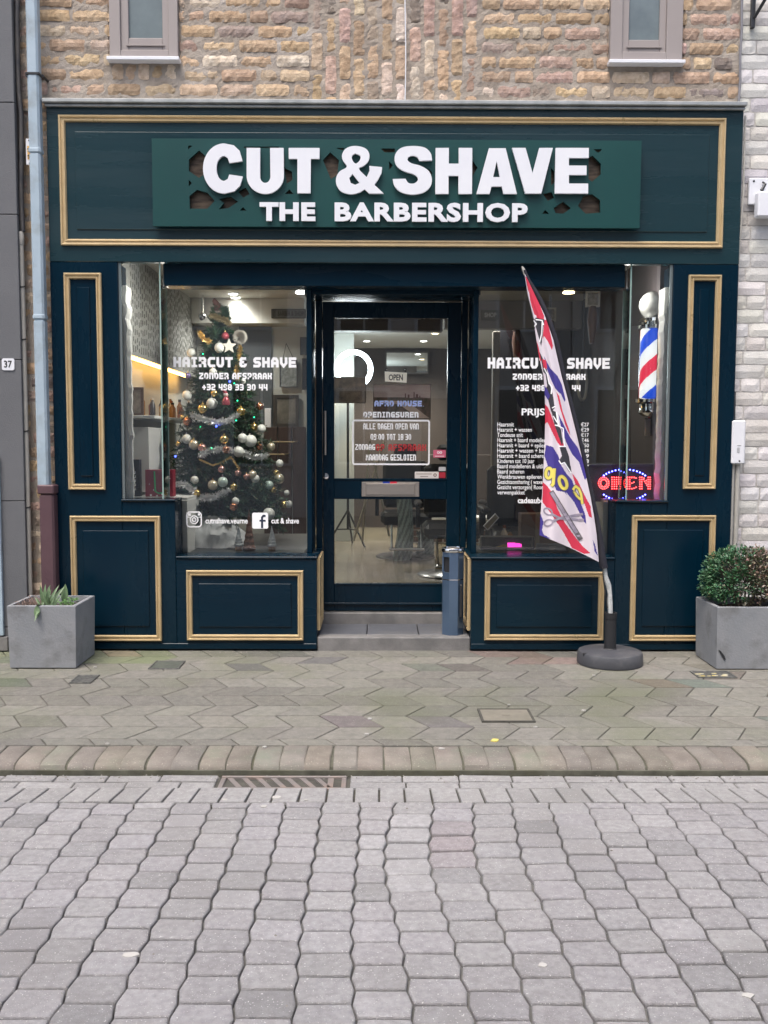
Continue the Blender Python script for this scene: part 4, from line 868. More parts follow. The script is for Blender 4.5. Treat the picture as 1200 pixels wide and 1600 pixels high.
# ================================================================== PLANTERS
def planter(x0, x1, y0, y1, h, name, label, mark=None):
    t = thing(name, ((x0 + x1) / 2, (y0 + y1) / 2, 0), label, 'planter', 'grey square planters beside the shopfront')
    w_ = .022; m = MB(); tp = .006
    o = [(x0, y0), (x1, y0), (x1, y1), (x0, y1)]; i_ = [(x0 + w_, y0 + w_), (x1 - w_, y0 + w_), (x1 - w_, y1 - w_), (x0 + w_, y1 - w_)]
    cx, cy = (x0 + x1) / 2, (y0 + y1) / 2
    def ringp(pts, z, k=1.0): return [(cx + (x - cx) * k, cy + (y - cy) * k, z) for x, y in pts]
    rings = [ringp(o, .008, .965), ringp(o, h - .004, 1), ringp([(x + (.003 if x < cx else -.003), y + (.003 if y < cy else -.003)) for x, y in o], h), ringp(i_, h), ringp(i_, h - .09)]
    vs = sum(rings, []); fs = [(j * 4 + i, j * 4 + (i + 1) % 4, j * 4 + 4 + (i + 1) % 4, j * 4 + 4 + i) for j in range(4) for i in range(4)] + [(3, 2, 1, 0)]
    m.add(vs, fs); m.build('pot', CONC, t)
    m = MB(); n = 12; vs = []
    for j in range(n + 1):
        for i in range(n + 1):
            vs.append((x0 + w_ * .8 + (x1 - x0 - 1.6 * w_) * i / n, y0 + w_ * .8 + (y1 - y0 - 1.6 * w_) * j / n, h - .045 + .014 * noise.noise(Vector((i * .5 + x0, j * .5, 1))) + U(-.003, .003)))
    m.add(vs, [(j * (n + 1) + i, j * (n + 1) + i + 1, (j + 1) * (n + 1) + i + 1, (j + 1) * (n + 1) + i) for j in range(n) for i in range(n)]); m.build('soil', SOIL, t)
    if mark:
        c = at(*mark[0], y0 + .006); m = MB(); P = [at(px, py, y0 + .003) for px, py in mark]; m.prism([(p.x, p.z) for p in P], y0 - .0006, y0 + .02); m.build('gouge', BLACK, t)
    return t
PH = .385
planter(X_(12, 1000, -.5), X_(119, 1000, -.5), -.50, -.12, PH, 'planter', 'grey fibre cement planter at the left with low green weeds')
planter(X_(1119.5, 1000, -.5), X_(1119.5, 1000, -.5) + .42, -.50, -.12, PH, 'planter', 'grey fibre cement planter at the right with a black gouge low on its front', mark=[(1122.5, 1015), (1126, 1017), (1132, 1025), (1134, 1031), (1131, 1030), (1126, 1022)])
def leafq(mb, p, d, up, L, W, curl=.2, n=4, fold=.15):
    d = d.normalized(); s_ = d.cross(up).normalized(); u = s_.cross(d); vs = []
    prof = [.15, .8, 1, .75, .05] if n == 4 else [.2, 1, .05]
    for i, k in enumerate(prof):
        t = i / (len(prof) - 1); c = p + d * L * t + u * (-curl * L * t * t)
        vs += [c - s_ * W * k / 2 + u * fold * W * k, c + u * 0, c + s_ * W * k / 2 + u * fold * W * k]
    mb.add(vs, [f for i in range(len(prof) - 1) for f in ((3 * i, 3 * i + 1, 3 * i + 4, 3 * i + 3), (3 * i + 1, 3 * i + 2, 3 * i + 5, 3 * i + 4))])
WEED = M('weed_leaf', (.09, .155, .07), .5, c2=(.15, .22, .12), sc=30, sss=.05); WEED2 = M('clover_leaf', (.08, .18, .05), .5, c2=(.12, .24, .08), sc=40); DRY = M('dry_stem', (.22, .15, .13), .8, c2=(.30, .22, .18), sc=30); MIDR = M('pale_rib', (.35, .42, .28), .5)
random.seed(11)
cx, cy, cz = X_(70, 960, -.4), -.40, PH - .03
m = MB(); rb = MB()
for (dx, dy, dz, L_, W_, cu) in [(-.12, -.12, 1, .145, .032, .1), (.05, -.15, 1, .14, .034, .25), (.18, .05, 1, .14, .03, .15), (.42, .1, .9, .15, .03, .3), (-.05, .1, 1, .12, .03, .1), (-1, -.2, .28, .13, .030, .35), (.9, -.45, .2, .12, .036, .35), (.0, -.75, .45, .10, .034, .9), (-.02, -.9, .40, .10, .034, 1.0), (-.55, -.1, .8, .08, .025, .3), (.6, .4, .9, .16, .04, .2), (.3, -.3, .8, .12, .03, .3), (.1, .2, 1.1, .13, .028, .1)]:
    d = Vector((dx, dy, dz)); p = Vector((cx + dx * .02, cy + dy * .03, cz)); leafq(m, p, d, Vector((0, -.3, 1)) if abs(dz) < .6 else Vector((.1, -1, .2)), L_, W_ * (.62 if abs(dz) > .6 else .8), cu)
p = Vector((cx - .006, -.497, PH + .006)); leafq(m, p, Vector((0, -.25, -1)), Vector((0, -1, 0)), .085, .036, -.05)
leafq(m, Vector((cx - .004, cy - .02, cz)), Vector((0, -.085, .045)), Vector((0, 0, 1)), .11, .034, .1)
cxx = X_(100, 915, -.3); leafq(m, Vector((cxx, -.3, PH - .03)), Vector((.05, 0, 1)), Vector((0, -1, 0)), .13, .045, .05)
for _ in range(16):
    a_ = U(0, 6.3); leafq(m, Vector((cx + U(-.03, .05), cy + U(-.03, .05), cz)), Vector((math.cos(a_) * U(.3, .9), math.sin(a_) * U(.2, .6), 1)), Vector((.1, -1, .2)), U(.06, .11), U(.010, .016), U(.1, .5))
weeds = m.build('dandelion_weed', WEED, label='long toothed weed leaves spilling over the front of the left planter', cat='plant')
m = MB()
for _ in range(120):
    p = Vector((U(X_(95, 950, -.4), X_(113, 950, -.4)), U(-.46, -.25), PH - .03 + U(0, .045))); a = U(0, 6.3); leafq(m, p, Vector((math.cos(a), math.sin(a), U(.0, .7))), Vector((0, 0, 1)), U(.015, .026), U(.014, .022), .2, 2)
m.build('clover', WEED2, label='bright low clover leaves in the right half of the left planter', cat='plant')
m = MB()
for _ in range(95):
    x0 = U(X_(32, 950, -.4), X_(60, 950, -.4)); y0 = U(-.47, -.2); p = Vector((x0, y0, PH - .04)); pts = [p]; d = Vector((U(-.5, .5), U(-.4, .2), 1))
    for k in range(4): d += Vector((U(-.6, .6), U(-.6, .6), U(-.5, .2))); pts.append(pts[-1] + d.normalized() * U(.012, .028))
    m.tube(pts, [.0022, .002, .0017, .0013, .0008], 4)
m.build('dried_weeds', DRY, label='brown withered stems in the left half of the left planter', cat='plant')
# bush
random.seed(3)
bx, by = X_(1164, 900, -.31), -.30; br = .225
t = thing('boxwood_bush', (bx, by, PH - .04), 'round clipped bush, green at left and browning inside, in the right planter', 'bush')
LG = M('bush_leaf', (1, 1, 1), .45, tint=True); BARK = M('bark', (.09, .07, .055), .9, bump=1, bsc=120)
m = MB()
for k in range(9):
    a = k * 2.4; p = Vector((bx + .03 * math.cos(a), by + .03 * math.sin(a), PH - .05)); q = p + Vector((math.cos(a) * U(.05, .13), math.sin(a) * U(.05, .13), U(.12, .25))); m.tube([p, (p + q) / 2 + Vector((U(-.02, .02), U(-.02, .02), 0)), q], [.008, .005, .003], 6)
for k in range(260):
    a = U(0, 6.3); e = U(-.3, 1.4); r = br * U(.55, .95); q = Vector((bx + r * 1.1 * math.cos(a) * math.cos(e), by + r * .92 * math.sin(a) * math.cos(e), PH + .15 + r * .9 * math.sin(e))); p = Vector((bx, by, PH + .05)).lerp(q, .45) + Vector((U(-.02, .02),) * 3); m.tube([p, q], [.0025, .001], 3, False)
m.build('branches', BARK, t)
m = MB(); m.hasc = True
for k in range(11000):
    a = U(0, 6.283); e = math.asin(U(-.62, 1)); rr_ = br * (1 + .13 * noise.noise(Vector((math.cos(a) * 2.2, math.sin(a) * 2.2, e * 2)))) * (U(.80, 1.0) if rnd() < .7 else U(.5, .85))
    p = Vector((bx + rr_ * 1.16 * math.cos(a) * math.cos(e), by + rr_ * .95 * math.sin(a) * math.cos(e), PH + .135 + rr_ * .93 * math.sin(e)))
    if p.z < PH - .01: continue
    if noise.noise(p * 14) < -.14: continue
    gn = noise.noise(p * 7 + Vector((4, 0, 0))) * .5 + (bx - p.x) * 3.2 - .10 + (p.z - PH - .2) * 1.2 + U(-.25, .25)
    if gn > .02: c = (U(.045, .075), U(.12, .18), U(.06, .085))
    elif rnd() < .5: c = (U(.12, .2), U(.10, .15), U(.075, .1))
    else: c = (U(.30, .46), U(.26, .38), U(.2, .3)) if rnd() < .35 else (U(.05, .08), U(.06, .09), U(.035, .05))
    m.tc = c; d = (p - Vector((bx, by, PH + .1))).normalized() + Vector((U(-1, 1), U(-1, 1), U(-.6, 1))) * .8
    leafq(m, p, d, Vector((U(-1, 1), U(-1, 1), 1)), U(.015, .025), U(.010, .015), .2, 2)
m.build('foliage', LG, t)
random.seed(8)
# ================================================================== ASHTRAY BIN
Yk = .14; xk = X_(707.5, 900, Yk); rk = 17.8 / S(Yk); z0 = .0895; z1 = Z_(707, 862, Yk)
t = thing('ashtray_bin', (xk, Yk, z0), 'slim blue-grey metal litter bin with chrome ashtray top on the doorstep', 'litter bin')
BINM = M('bin_enamel', (.12, .19, .30), .28, .6, c2=(.10, .16, .26), sc=5, coat=.5)
def oct_(r, n=8, rot=math.pi / 8): return [(xk + r * math.cos(rot + 2 * math.pi * i / n), Yk + r * math.sin(rot + 2 * math.pi * i / n)) for i in range(n)]
m = MB(); zc = Z_(707, 904, Yk); m.slab(oct_(rk), z0, zc - .002); m.build('body', BINM, t)
m = MB(); m.slab(oct_(rk * 1.01), zc - .002, zc + .003); m.build('band', CHROME, t)
# upper drum with an opening at the front left
zo0, zo1 = Z_(700, 893, Yk), Z_(700, 869, Yk); O = oct_(rk); m = MB()
m.slab(O, zc + .003, zo0); m.slab(O, zo1, z1)
Oi = oct_(rk * .86); n = 8
for i in range(n):
    j = (i + 1) % n; mx = (O[i][0] + O[j][0]) / 2 - xk; my = (O[i][1] + O[j][1]) / 2 - Yk
    if mx < -.02 and my < .02 and my > -.06: continue
    m.slab([O[i], O[j], Oi[j], Oi[i]], zo0, zo1)
m.build('head', BINM, t)
m = MB(); m.slab(oct_(rk * .80), zo0 - .001, zo1 + .001); m.build('inner_liner', BLACK, t)
m = MB(); m.lathe((xk, Yk, z1), [(rk * .98, 0), (rk * 1.04, .006), (rk * 1.06, .016), (rk * 1.0, .026), (rk * .9, .028), (rk * .86, .016), (.002, .014)], 28); m.build('ashtray_ring', CHROME, t, True)
m = MB(); m.lathe((xk, Yk, z1 + .015), [(rk * .7, 0), (rk * .6, .012), (rk * .3, .014), (.002, .012)], 20); m.build('ashtray_grid', STEEL, t, True)
m = MB(); m.box(xk + rk * .55, xk + rk * .75, Yk - rk - .004, Yk - rk * .75, z0 + .12, zc - .03, .003); m.build('lock_plate', DARKM, t)
# ================================================================== FLAG
RUB = M('grey_rubber', (.055, .058, .068), .55, c2=(.07, .073, .084), sc=8, c3=(.11, .11, .115), sc3=6, bump=.3, bsc=90)
Yf = -.325; xf = X_(953, 1020, Yf)
t = thing('flag_base', (xf, Yf, 0), 'round dark rubber parasol foot with an upright tube holding the flag', 'flag stand')
m = MB(); rb_ = 51.5 / S(Yf); m.lathe((xf, Yf, .004), [(rb_ * .99, 0), (rb_, .01), (rb_ * .985, .062), (rb_ * .955, .074), (rb_ * .86, .080), (rb_ * .3, .088), (rb_ * .2, .088)], 48); m.build('weight', RUB, t, True)
m = MB(); a = at(904, 1018, Yf - .12); m.box(xf - rb_ * .92, xf - rb_ * .58, Yf - rb_ * .42, Yf - rb_ * .34, .066, .083, .003); m.build('carry_slot', BLACK, t)
zt_ = Z_(953, 957, Yf); rt = 9.2 / S(Yf); m = MB(); m.lathe((xf, Yf, .088), [(rt * 1.25, 0), (rt, .01), (rt * .95, zt_ - .088 - .04), (rt * 1.02, zt_ - .088 - .038), (rt * 1.08, zt_ - .088), (rt * .8, zt_ - .088), (rt * .78, zt_ - .14)], 24, cap=False); m.build('tube', BLACK, t, True)
# the flag itself
Yq = Yf
flag = thing('feather_flag', (xf, Yq, .1), 'leaning feather flag with red white and blue stripes and yellow letters', 'flag')
def fp(cx, cy): return (800 + cx / 3.2, 400 + cy / 3.2)             # traced on an enlarged crop
def P3(cx, cy, y): px, py = fp(cx, cy); return at(px, py, y)
LE = [(62, 92), (80, 200), (105, 300), (122, 420), (135, 500), (158, 600), (164, 700), (166, 800), (164, 900), (160, 1000), (156, 1080), (150, 1200), (142, 1300), (138, 1396)]
RE = [(66, 92), (118, 200), (165, 300), (207, 420), (225, 500), (248, 600), (275, 700), (300, 800), (325, 900), (348, 1000), (366, 1080), (392, 1200), (410, 1300), (424, 1400), (434, 1530)]
SL = [(70, 92), (140, 200), (188, 300), (228, 420), (247, 500), (266, 600), (293, 700), (318, 800), (343, 900), (366, 1000), (382, 1080), (408, 1200), (430, 1300), (450, 1400), (470, 1530)]
def interp(C, y):
    for (x0, y0), (x1, y1) in zip(C[:-1], C[1:]):
        if y <= y1: return x0 + (x1 - x0) * (y - y0) / (y1 - y0)
    return C[-1][0] + 0
def inside(x, y, P):
    c = False; j = len(P) - 1
    for i in range(len(P)):
        if (P[i][1] > y) != (P[j][1] > y) and x < (P[j][0] - P[i][0]) * (y - P[i][1]) / (P[j][1] - P[i][1]) + P[i][0]: c = not c
        j = i
    return c
Wt, Rd, Bl, Bk = (.68, .62, .68), (.58, .03, .07), (.050, .035, .25), (.035, .035, .045)
REG = [  # printed shapes, later ones lie over earlier ones
 (Rd, [(66, 100), (84, 118), (130, 220), (160, 300), (160, 322), (130, 315), (108, 290), (86, 200)]), (Bk, [(100, 305), (165, 318), (158, 350), (150, 420), (150, 470), (132, 440), (118, 380)]),
 (Wt, [(84, 170), (92, 230), (112, 292), (124, 300), (112, 318), (98, 285), (80, 200)]), (Wt, [(112, 330), (126, 380), (140, 430), (150, 475), (136, 500), (118, 400)]), (Rd, [(162, 320), (175, 318), (190, 380), (205, 450), (200, 470), (178, 425), (160, 400), (152, 420)]), (Rd, [(124, 425), (134, 460), (146, 520), (140, 530), (128, 480)]),
 (Wt, [(150, 430), (178, 450), (208, 480), (222, 540), (238, 600), (225, 610), (190, 560), (160, 500), (140, 480)]), (Bk, [(138, 480), (158, 520), (172, 560), (188, 640), (204, 690), (214, 760), (196, 780), (176, 700), (160, 600)]),
 (Bl, [(160, 500), (190, 560), (228, 600), (248, 640), (268, 720), (262, 730), (240, 690), (215, 660), (196, 620), (172, 560)]), (Rd, [(150, 515), (170, 520), (176, 560), (160, 570)]), (Wt, [(150, 575), (168, 590), (176, 650), (170, 660), (156, 630)]),
 (Bl, [(156, 640), (176, 665), (190, 700), (180, 720), (160, 690)]), (Wt, [(215, 668), (245, 690), (276, 760), (300, 860), (318, 960), (298, 930), (270, 850), (238, 760)]), (Rd, [(222, 680), (240, 760), (268, 850), (292, 900), (286, 870), (254, 780), (236, 700)]),
 (Rd, [(160, 735), (182, 760), (212, 840), (236, 890), (262, 950), (250, 962), (226, 930), (206, 890), (176, 830), (166, 840)]), (Wt, [(166, 845), (178, 832), (208, 895), (228, 935), (256, 965), (252, 985), (216, 960), (176, 930), (162, 945)]),
 (Bk, [(196, 770), (220, 780), (228, 840), (246, 870), (254, 930), (250, 948), (232, 900), (214, 850)]), (Bk, [(238, 955), (268, 955), (285, 1000), (298, 1085), (285, 1080), (262, 1035), (244, 1045), (236, 1020), (250, 1000)]),
 (Bl, [(232, 790), (262, 850), (290, 905), (330, 960), (362, 1040), (372, 1110), (364, 1120), (335, 1030), (300, 990), (270, 930), (246, 860)]), (Wt, [(270, 935), (300, 992), (335, 1035), (362, 1120), (345, 1110), (310, 1060), (290, 1010)]),
 (Bl, [(162, 1000), (170, 945), (205, 955), (232, 1000), (246, 1045), (270, 1085), (300, 1120), (330, 1200), (365, 1290), (372, 1340), (350, 1320), (312, 1240), (262, 1180), (205, 1170), (186, 1090), (176, 1040)]),
 (Wt, [(160, 1010), (176, 1042), (188, 1100), (226, 1180), (250, 1230), (300, 1330), (360, 1400), (425, 1490), (432, 1530), (370, 1490), (330, 1380), (260, 1290), (200, 1200), (156, 1110)]),
 (Rd, [(154, 1130), (176, 1150), (206, 1190), (226, 1260), (262, 1330), (312, 1400), (352, 1450), (392, 1485), (365, 1490), (300, 1460), (250, 1370), (196, 1290), (152, 1230)]),
 (Wt, [(148, 1240), (190, 1300), (240, 1380), (290, 1455), (240, 1430), (180, 1400), (145, 1320)]), (Bl, [(143, 1290), (158, 1330), (150, 1370), (160, 1396), (196, 1412), (170, 1412), (136, 1400), (138, 1330)]),
 (Wt, [(270, 1180), (310, 1230), (345, 1300), (372, 1350), (395, 1440), (360, 1400), (310, 1320)]), (Rd, [(300, 1085), (330, 1125), (360, 1190), (392, 1250), (400, 1310), (384, 1300), (352, 1210), (322, 1160)]), (Wt, [(384, 1310), (400, 1320), (412, 1390), (408, 1420), (394, 1370)]), (Bl, [(404, 1420), (414, 1440), (424, 1480), (430, 1500), (414, 1480)])]
CLOTH = M('flag_cloth', (1, 1, 1), .75, tint=True, bump=.15, bsc=60)
def wave(u, v): return -.012 - .030 * math.sin(math.pi * u) * (.4 + v) - .020 * math.sin(9 * u + 6 * v) * v * (1 - .4 * u) - .010 * math.sin(17 * u - 9 * v + 1) * v
NU, NV = 110, 420; m = MB(); m.hasc = True; vs = []; uv = []
YB = 1530.0
for j in range(NV + 1):
    v = j / NV
    for i in range(NU + 1):
        u = i / NU; yl = 92 + (1396 - 92) * v; yr = 92 + (1530 - 92) * v
        a = (interp(LE, yl), yl); b = (interp(RE, yr), yr)
        e = .012 * math.sin(v * 40) * 0
        x = a[0] + (b[0] - a[0]) * u; y = a[1] + (b[1] - a[1]) * u
        if v > .9: y += 10 * math.sin(math.pi * u) * (v - .9) * 10 * -1 * .6
        uv.append((x, y)); p = P3(x, y, Yq - .02 + wave(u, v)); vs.append(p)
m.v = [tuple(p) for p in vs]
for j in range(NV):
    for i in range(NU):
        a = j * (NU + 1) + i; x = (uv[a][0] + uv[a + NU + 2][0]) / 2; y = (uv[a][1] + uv[a + NU + 2][1]) / 2; c = Wt
        for col, P in REG:
            if inside(x, y, P): c = col
        m.f.append([a, a + 1, a + NU + 2, a + NU + 1]); m.m.append(0); m.c.append(c)
cloth = m.build('cloth', CLOTH, flag, True)
# prints on the cloth: yellow letters, scissors and comb, laid on the folded surface
def on(x, y, lift):
    best = None; v = min(1, max(0, (y - 92) / (1396 - 92)))
    for _ in range(6):
        yl = 92 + 1304 * v; yr = 92 + 1438 * v; a = (interp(LE, yl), yl); b = (interp(RE, yr), yr); u = min(1, max(0, (x - a[0]) / max(1, b[0] - a[0]))); yy = a[1] + (b[1] - a[1]) * u; v = min(1, max(0, v + (y - yy) / 1400))
    return P3(x, y, Yq - .02 + wave(u, v) - lift)
def prt(P, col, lift, name, w_=None, closed=False):
    mm = MB(); 
    if w_: 
        n = len(P); V = [Vector(p) for p in P]; lf = []
        for i in range(n):
            d = (V[(i + 1) % n if closed else min(i + 1, n - 1)] - V[i - 1 if closed else max(i - 1, 0)]).normalized(); nn = Vector((-d.y, d.x)) * w_ / 2; lf.append((V[i] + nn, V[i] - nn))
        vs = [on(p.x, p.y, lift) for q in lf for p in q]; mm.add(vs, [(2 * i, 2 * i + 1, (2 * i + 3) % (2 * n), (2 * i + 2) % (2 * n)) for i in range(n if closed else n - 1)])
    else:
        tr = tessellate_polygon([[Vector((x, y, 0)) for x, y in P]]); mm.add([on(x, y, lift) for x, y in P], [tuple(t_) for t_ in tr])
    return mm.build(name, col, flag)
YEL = M('yellow_print', (.72, .62, .12), .7); GPR = M('grey_print_metal', (.36, .32, .40), .7, c2=(.25, .22, .28), sc=30); OUT = M('print_outline', (.12, .11, .12), .7)
def ell(cx, cy, rx, ry, rot=0, n=22): return [(cx + rx * math.cos(a) * math.cos(rot) - ry * math.sin(a) * math.sin(rot), cy + rx * math.cos(a) * math.sin(rot) + ry * math.sin(a) * math.cos(rot)) for a in [2 * math.pi * i / n for i in range(n)]]
def dens(P, k=4): return [(a[0] + (b[0] - a[0]) * t / k, a[1] + (b[1] - a[1]) * t / k) for a, b in zip(P[:-1], P[1:]) for t in range(k)] + [P[-1]]
LW = [(ell(184, 1086, 15, 25, .1), 15, True), (dens([(212, 1062), (209, 1100), (206, 1140), (196, 1150)]), 15, False), (ell(255, 1133, 17, 32, -.35), 15, True), (dens([(305, 1170), (318, 1150), (335, 1165), (345, 1190), (352, 1240)]), 12, False), (dens([(308, 1175), (325, 1200), (340, 1215), (352, 1215)]), 11, False)]
for P, w_, cl in LW: prt(P, OUT, .0022, 'letter_outline', w_ + 7, cl); prt(P, YEL, .0034, 'yellow_letter', w_, cl)
prt(dens([(196, 1176), (345, 1418)], 12), OUT, .0036, 'comb_outline', 24); prt(dens([(198, 1182), (340, 1412)], 12), GPR, .0046, 'comb_print', 17)
prt(ell(180, 1278, 22, 15, .5), GPR, .0022, 'scissors_print', 8, True); prt(ell(182, 1334, 22, 15, -.4), GPR, .0022, 'scissors_print', 8, True)
prt(dens([(198, 1290), (240, 1312), (360, 1320)], 8), GPR, .0024, 'scissors_print', 12); prt(dens([(200, 1328), (240, 1310), (355, 1290)], 8), GPR, .0028, 'scissors_print', 12)
for P in ([(118, 318), (150, 322), (158, 345)], [(108, 322), (122, 340), (112, 352)], [(152, 322), (148, 390), (138, 430)], [(184, 635), (200, 655), (196, 690)], [(160, 560), (176, 590), (186, 640)], [(236, 952), (270, 952)], [(234, 1022), (246, 1040), (262, 1032), (296, 1086)], [(222, 780), (232, 850), (256, 862), (262, 950)], [(206, 800), (226, 832)], [(214, 845), (238, 850)], [(200, 760), (216, 752)]):
    prt(dens(P, 5), STICK, .0024, 'print_line', 6)
# sleeve and pole
SLV = M('navy_sleeve', (.012, .012, .022), .7, c2=(.02, .02, .03), sc=20, bump=.3, bsc=80)
m = MB(); pts = []; rs = []
for k in range(31):
    y = 70 + (1560 - 70) * k / 30; yy = min(max(y, 93), 1529); cx_ = (interp(RE, yy) + interp(SL, yy)) / 2
    if y > 1529: cx_ += (y - 1529) * .25
    if y < 93: cx_ -= (93 - y) * .3
    w_ = (interp(SL, yy) - interp(RE, yy)) / 2; pts.append(P3(cx_, y, Yq - .005)); rs.append(max(.008, (w_ + 3) / 3.2 / S(Yq)))
m.tube(pts, rs, 12); m.build('sleeve', SLV, flag, True)
m = MB(); m.tube([P3(50, 52, Yq), P3(58, 68, Yq), P3(66, 96, Yq)], [.004, .010, .008], 8); m.build('pole_tip', PVC, flag, True)
pole = [(945, 884), (946, 900), (951, 915), (953, 928), (953, 942), (954, 962)]
m = MB(); m.tube([at(px, py, Yq) for px, py in [(943, 870)] + pole[1:] + [(954, 990)]], [.011, .014, .017, .013, .017, .014, .014], 8)
m.build('wrapped_pole', M('crumpled_tape', (.62, .64, .64), .35, c2=(.45, .47, .47), sc=40, bump=1.5, bsc=60), flag, True)
m = MB(); m.tube([at(940, 872, Yq - .02), at(943, 905, Yq - .03), at(949, 950, Yq - .01)], .004, 6); m.build('cord', BLACK, flag)
# ================================================================== ACROSS THE STREET (seen only in the glass)
random.seed(31)
OPW = [M('opp_%d' % i, c, .85, c2=tuple(k * .85 for k in c), sc=2, bump=.8, bsc=60) for i, c in enumerate([(.55, .50, .44), (.72, .70, .66), (.40, .30, .25), (.68, .64, .56)])]
WIN = M('dark_pane', (.03, .035, .04), .1); OWF = M('white_window_frame', (.7, .7, .68), .5)
x = -11
for i, (wd, hh, mt, lb) in enumerate([(4.6, 7.5, 2, 'red brown brick house across the street, far left'), (5.2, 8.4, 1, 'pale plaster house across the street behind the camera at the left'), (4.8, 7.2, 0, 'tan brick house straight across the street from the shop'), (5.0, 8.0, 3, 'cream house across the street behind the camera at the right'), (4.6, 7.4, 2, 'red brown brick house across the street, far right')]):
    t = thing('terraced_house', (x + wd / 2, -11.5, 0), lb, 'building', 'houses across the street'); m = MB(); m.box(x, x + wd - .02, -14, -11, -.1, hh); m.build('wall', OPW[mt], t)
    m = MB(); m.prism([(x - .05, hh), (x + wd + .03, hh), (x + wd / 2, hh + 1.6)], -14, -10.9); m.build('roof', GREYR, t)
    for k in range(3):
        for fl in range(3):
            if fl == 0 and k == 1:
                m = MB(); m.box(x + wd * .42, x + wd * .58, -11.0, -10.96, 0, 2.2, .01); m.build('door', OWF if i % 2 else PAINT, t); continue
            wx = x + wd * (.08 + .31 * k); wz = .9 + fl * 2.5; m = MB(); m.box(wx, wx + wd * .22, -11, -10.95, wz, wz + 1.5, .02); f = m.build('window', OWF, t)
            m = MB(); m.box(wx + .07, wx + wd * .11 - .02, -10.95, -10.945, wz + .07, wz + 1.43); m.box(wx + wd * .11 + .02, wx + wd * .22 - .07, -10.95, -10.945, wz + .07, wz + 1.43); m.build('pane', WIN, f)
    x += wd

# ================================================================== INTERIOR (seen through the glass)
RX0, RX1, RZF, RZC, RYB = -1.80, 1.86, .166, 2.66, 7.0
WALLP = M('pale_wall', (.42, .43, .40), .8, c2=(.38, .39, .36), sc=2); WALLD = M('brown_dark_wall', (.045, .031, .023), .7, c2=(.032, .023, .018), sc=3); FLOORM = M('polished_floor', (.20, .17, .11), .25, c2=(.13, .11, .075), sc=2.5, c3=(.24, .205, .14), sc3=1, coat=.2)
CEILM = M('ceiling_white', (.55, .54, .50), .8); NAVYW = M('black_wall', (.012, .012, .018), .5); GREYP = M('dark_grey_panel', (.07, .085, .095), .5, c2=(.06, .07, .08), sc=2)
m = MB(); m.box(RX0 - .1, RX1 + .1, YD + .13, RYB + .1, .05, RZF); m.build('interior_floor', FLOORM, shop)
m = MB(); m.box(RX0 - .1, RX1 + .1, .225, RYB + .1, RZC, RZC + .1); m.build('interior_ceiling', CEILM, shop)
m = MB(); m.box(RX0 - .1, RX0, .225, RYB, RZF, RZC - .001); m.build('interior_wall', WALLP, shop)
m = MB(); m.box(RX1, RX1 + .1, .225, 2.2, RZF, RZC - .001); m.build('interior_wall', M('taupe_wall', (.065, .052, .055), .7), shop)
m = MB(); m.box(RX1, RX1 + .1, 2.201, RYB, RZF, RZC - .001); m.build('interior_wall', NAVYW, shop)
m = MB(); m.box(RX0, RX1, RYB, RYB + .1, RZF, RZC - .001); m.build('interior_back_wall', WALLD, shop)
m = MB(); m.box(xp0 - .0, xp1, 3.6, 3.75, 2.50, RZC - .001); m.build('ceiling_beam', WALLD, shop)
# room divider behind the tree
Yp_ = 2.8; xq = X_(479, 600, Yp_)
m = MB(); m.box(RX0 + .001, xq, Yp_, Yp_ + .1, RZF, RZC - .002); dv = m.build('divider_wall', WALLP, shop)
q = R(374, 503, 425, 668, Yp_ - .01); m = MB(); m.box(q[0], q[1], Yp_ - .02, Yp_ - .001, q[2], q[3]); m.build('dark_panel', GREYP, dv)
q = R(300, 477, 479, 500, Yp_ - .25); m = MB(); m.box(q[0], xq, Yp_ - .28, Yp_ - .001, q[2] - .03, RZC - .002); m.build('bulkhead', CEILM, shop)
q = R(412, 667, 479, 790, Yp_ - .03); m = MB(); k = (q[1] - q[0]) / 3
for i in range(3): m.box(q[0] + k * i + .004, q[0] + k * (i + 1) - .004, Yp_ - .045, Yp_ - .021, RZF, q[3], .004)
m.build('dark_doors', M('dark_walnut', (.035, .022, .018), .4, c2=(.06, .035, .028), sc=8, stretch=(6, 1, .5)), dv)
m = MB(); m.box(X_(482, 600, 3), X_(553, 600, 5.2), 5.2, 5.3, RZF, RZC - .003); m.build('divider_wall', WALLP, shop)
# textured panel on the left wall, warm light strip under it
m = MB(); m.box(RX0 + .001, RX0 + .10, .24, Yp_ - .001, 1.96, RZC - .003); wpn = m.build('wall_panel', M('panel_grey', (.30, .30, .28), .7), shop)
m = MB(); random.seed(4)
for i in range(44):
    y = .45 + i * .053; z = 1.98 + U(0, .03)
    while z < RZC - .06: h_ = U(.025, .05); m.box(RX0 + .1005, RX0 + .103, y + U(-.006, .006), y + .012, z, z + h_); z += h_ + U(.018, .035)
m.build('dash_pattern', M('panel_dash', (.10, .10, .095), .7), wpn)
st = thing('light_strip', (RX0 + .06, 1.4, 1.93), 'warm glowing light strip along the left wall above the bottles', 'light')
m = MB(); m.box(RX0 + .075, RX0 + .097, .42, Yp_ - .4, 1.935, 1.955, .002); m.build('diffuser', M('warm_strip', (.9, .6, .2), .5, emis=(1, .50, .12), estr=9), st)
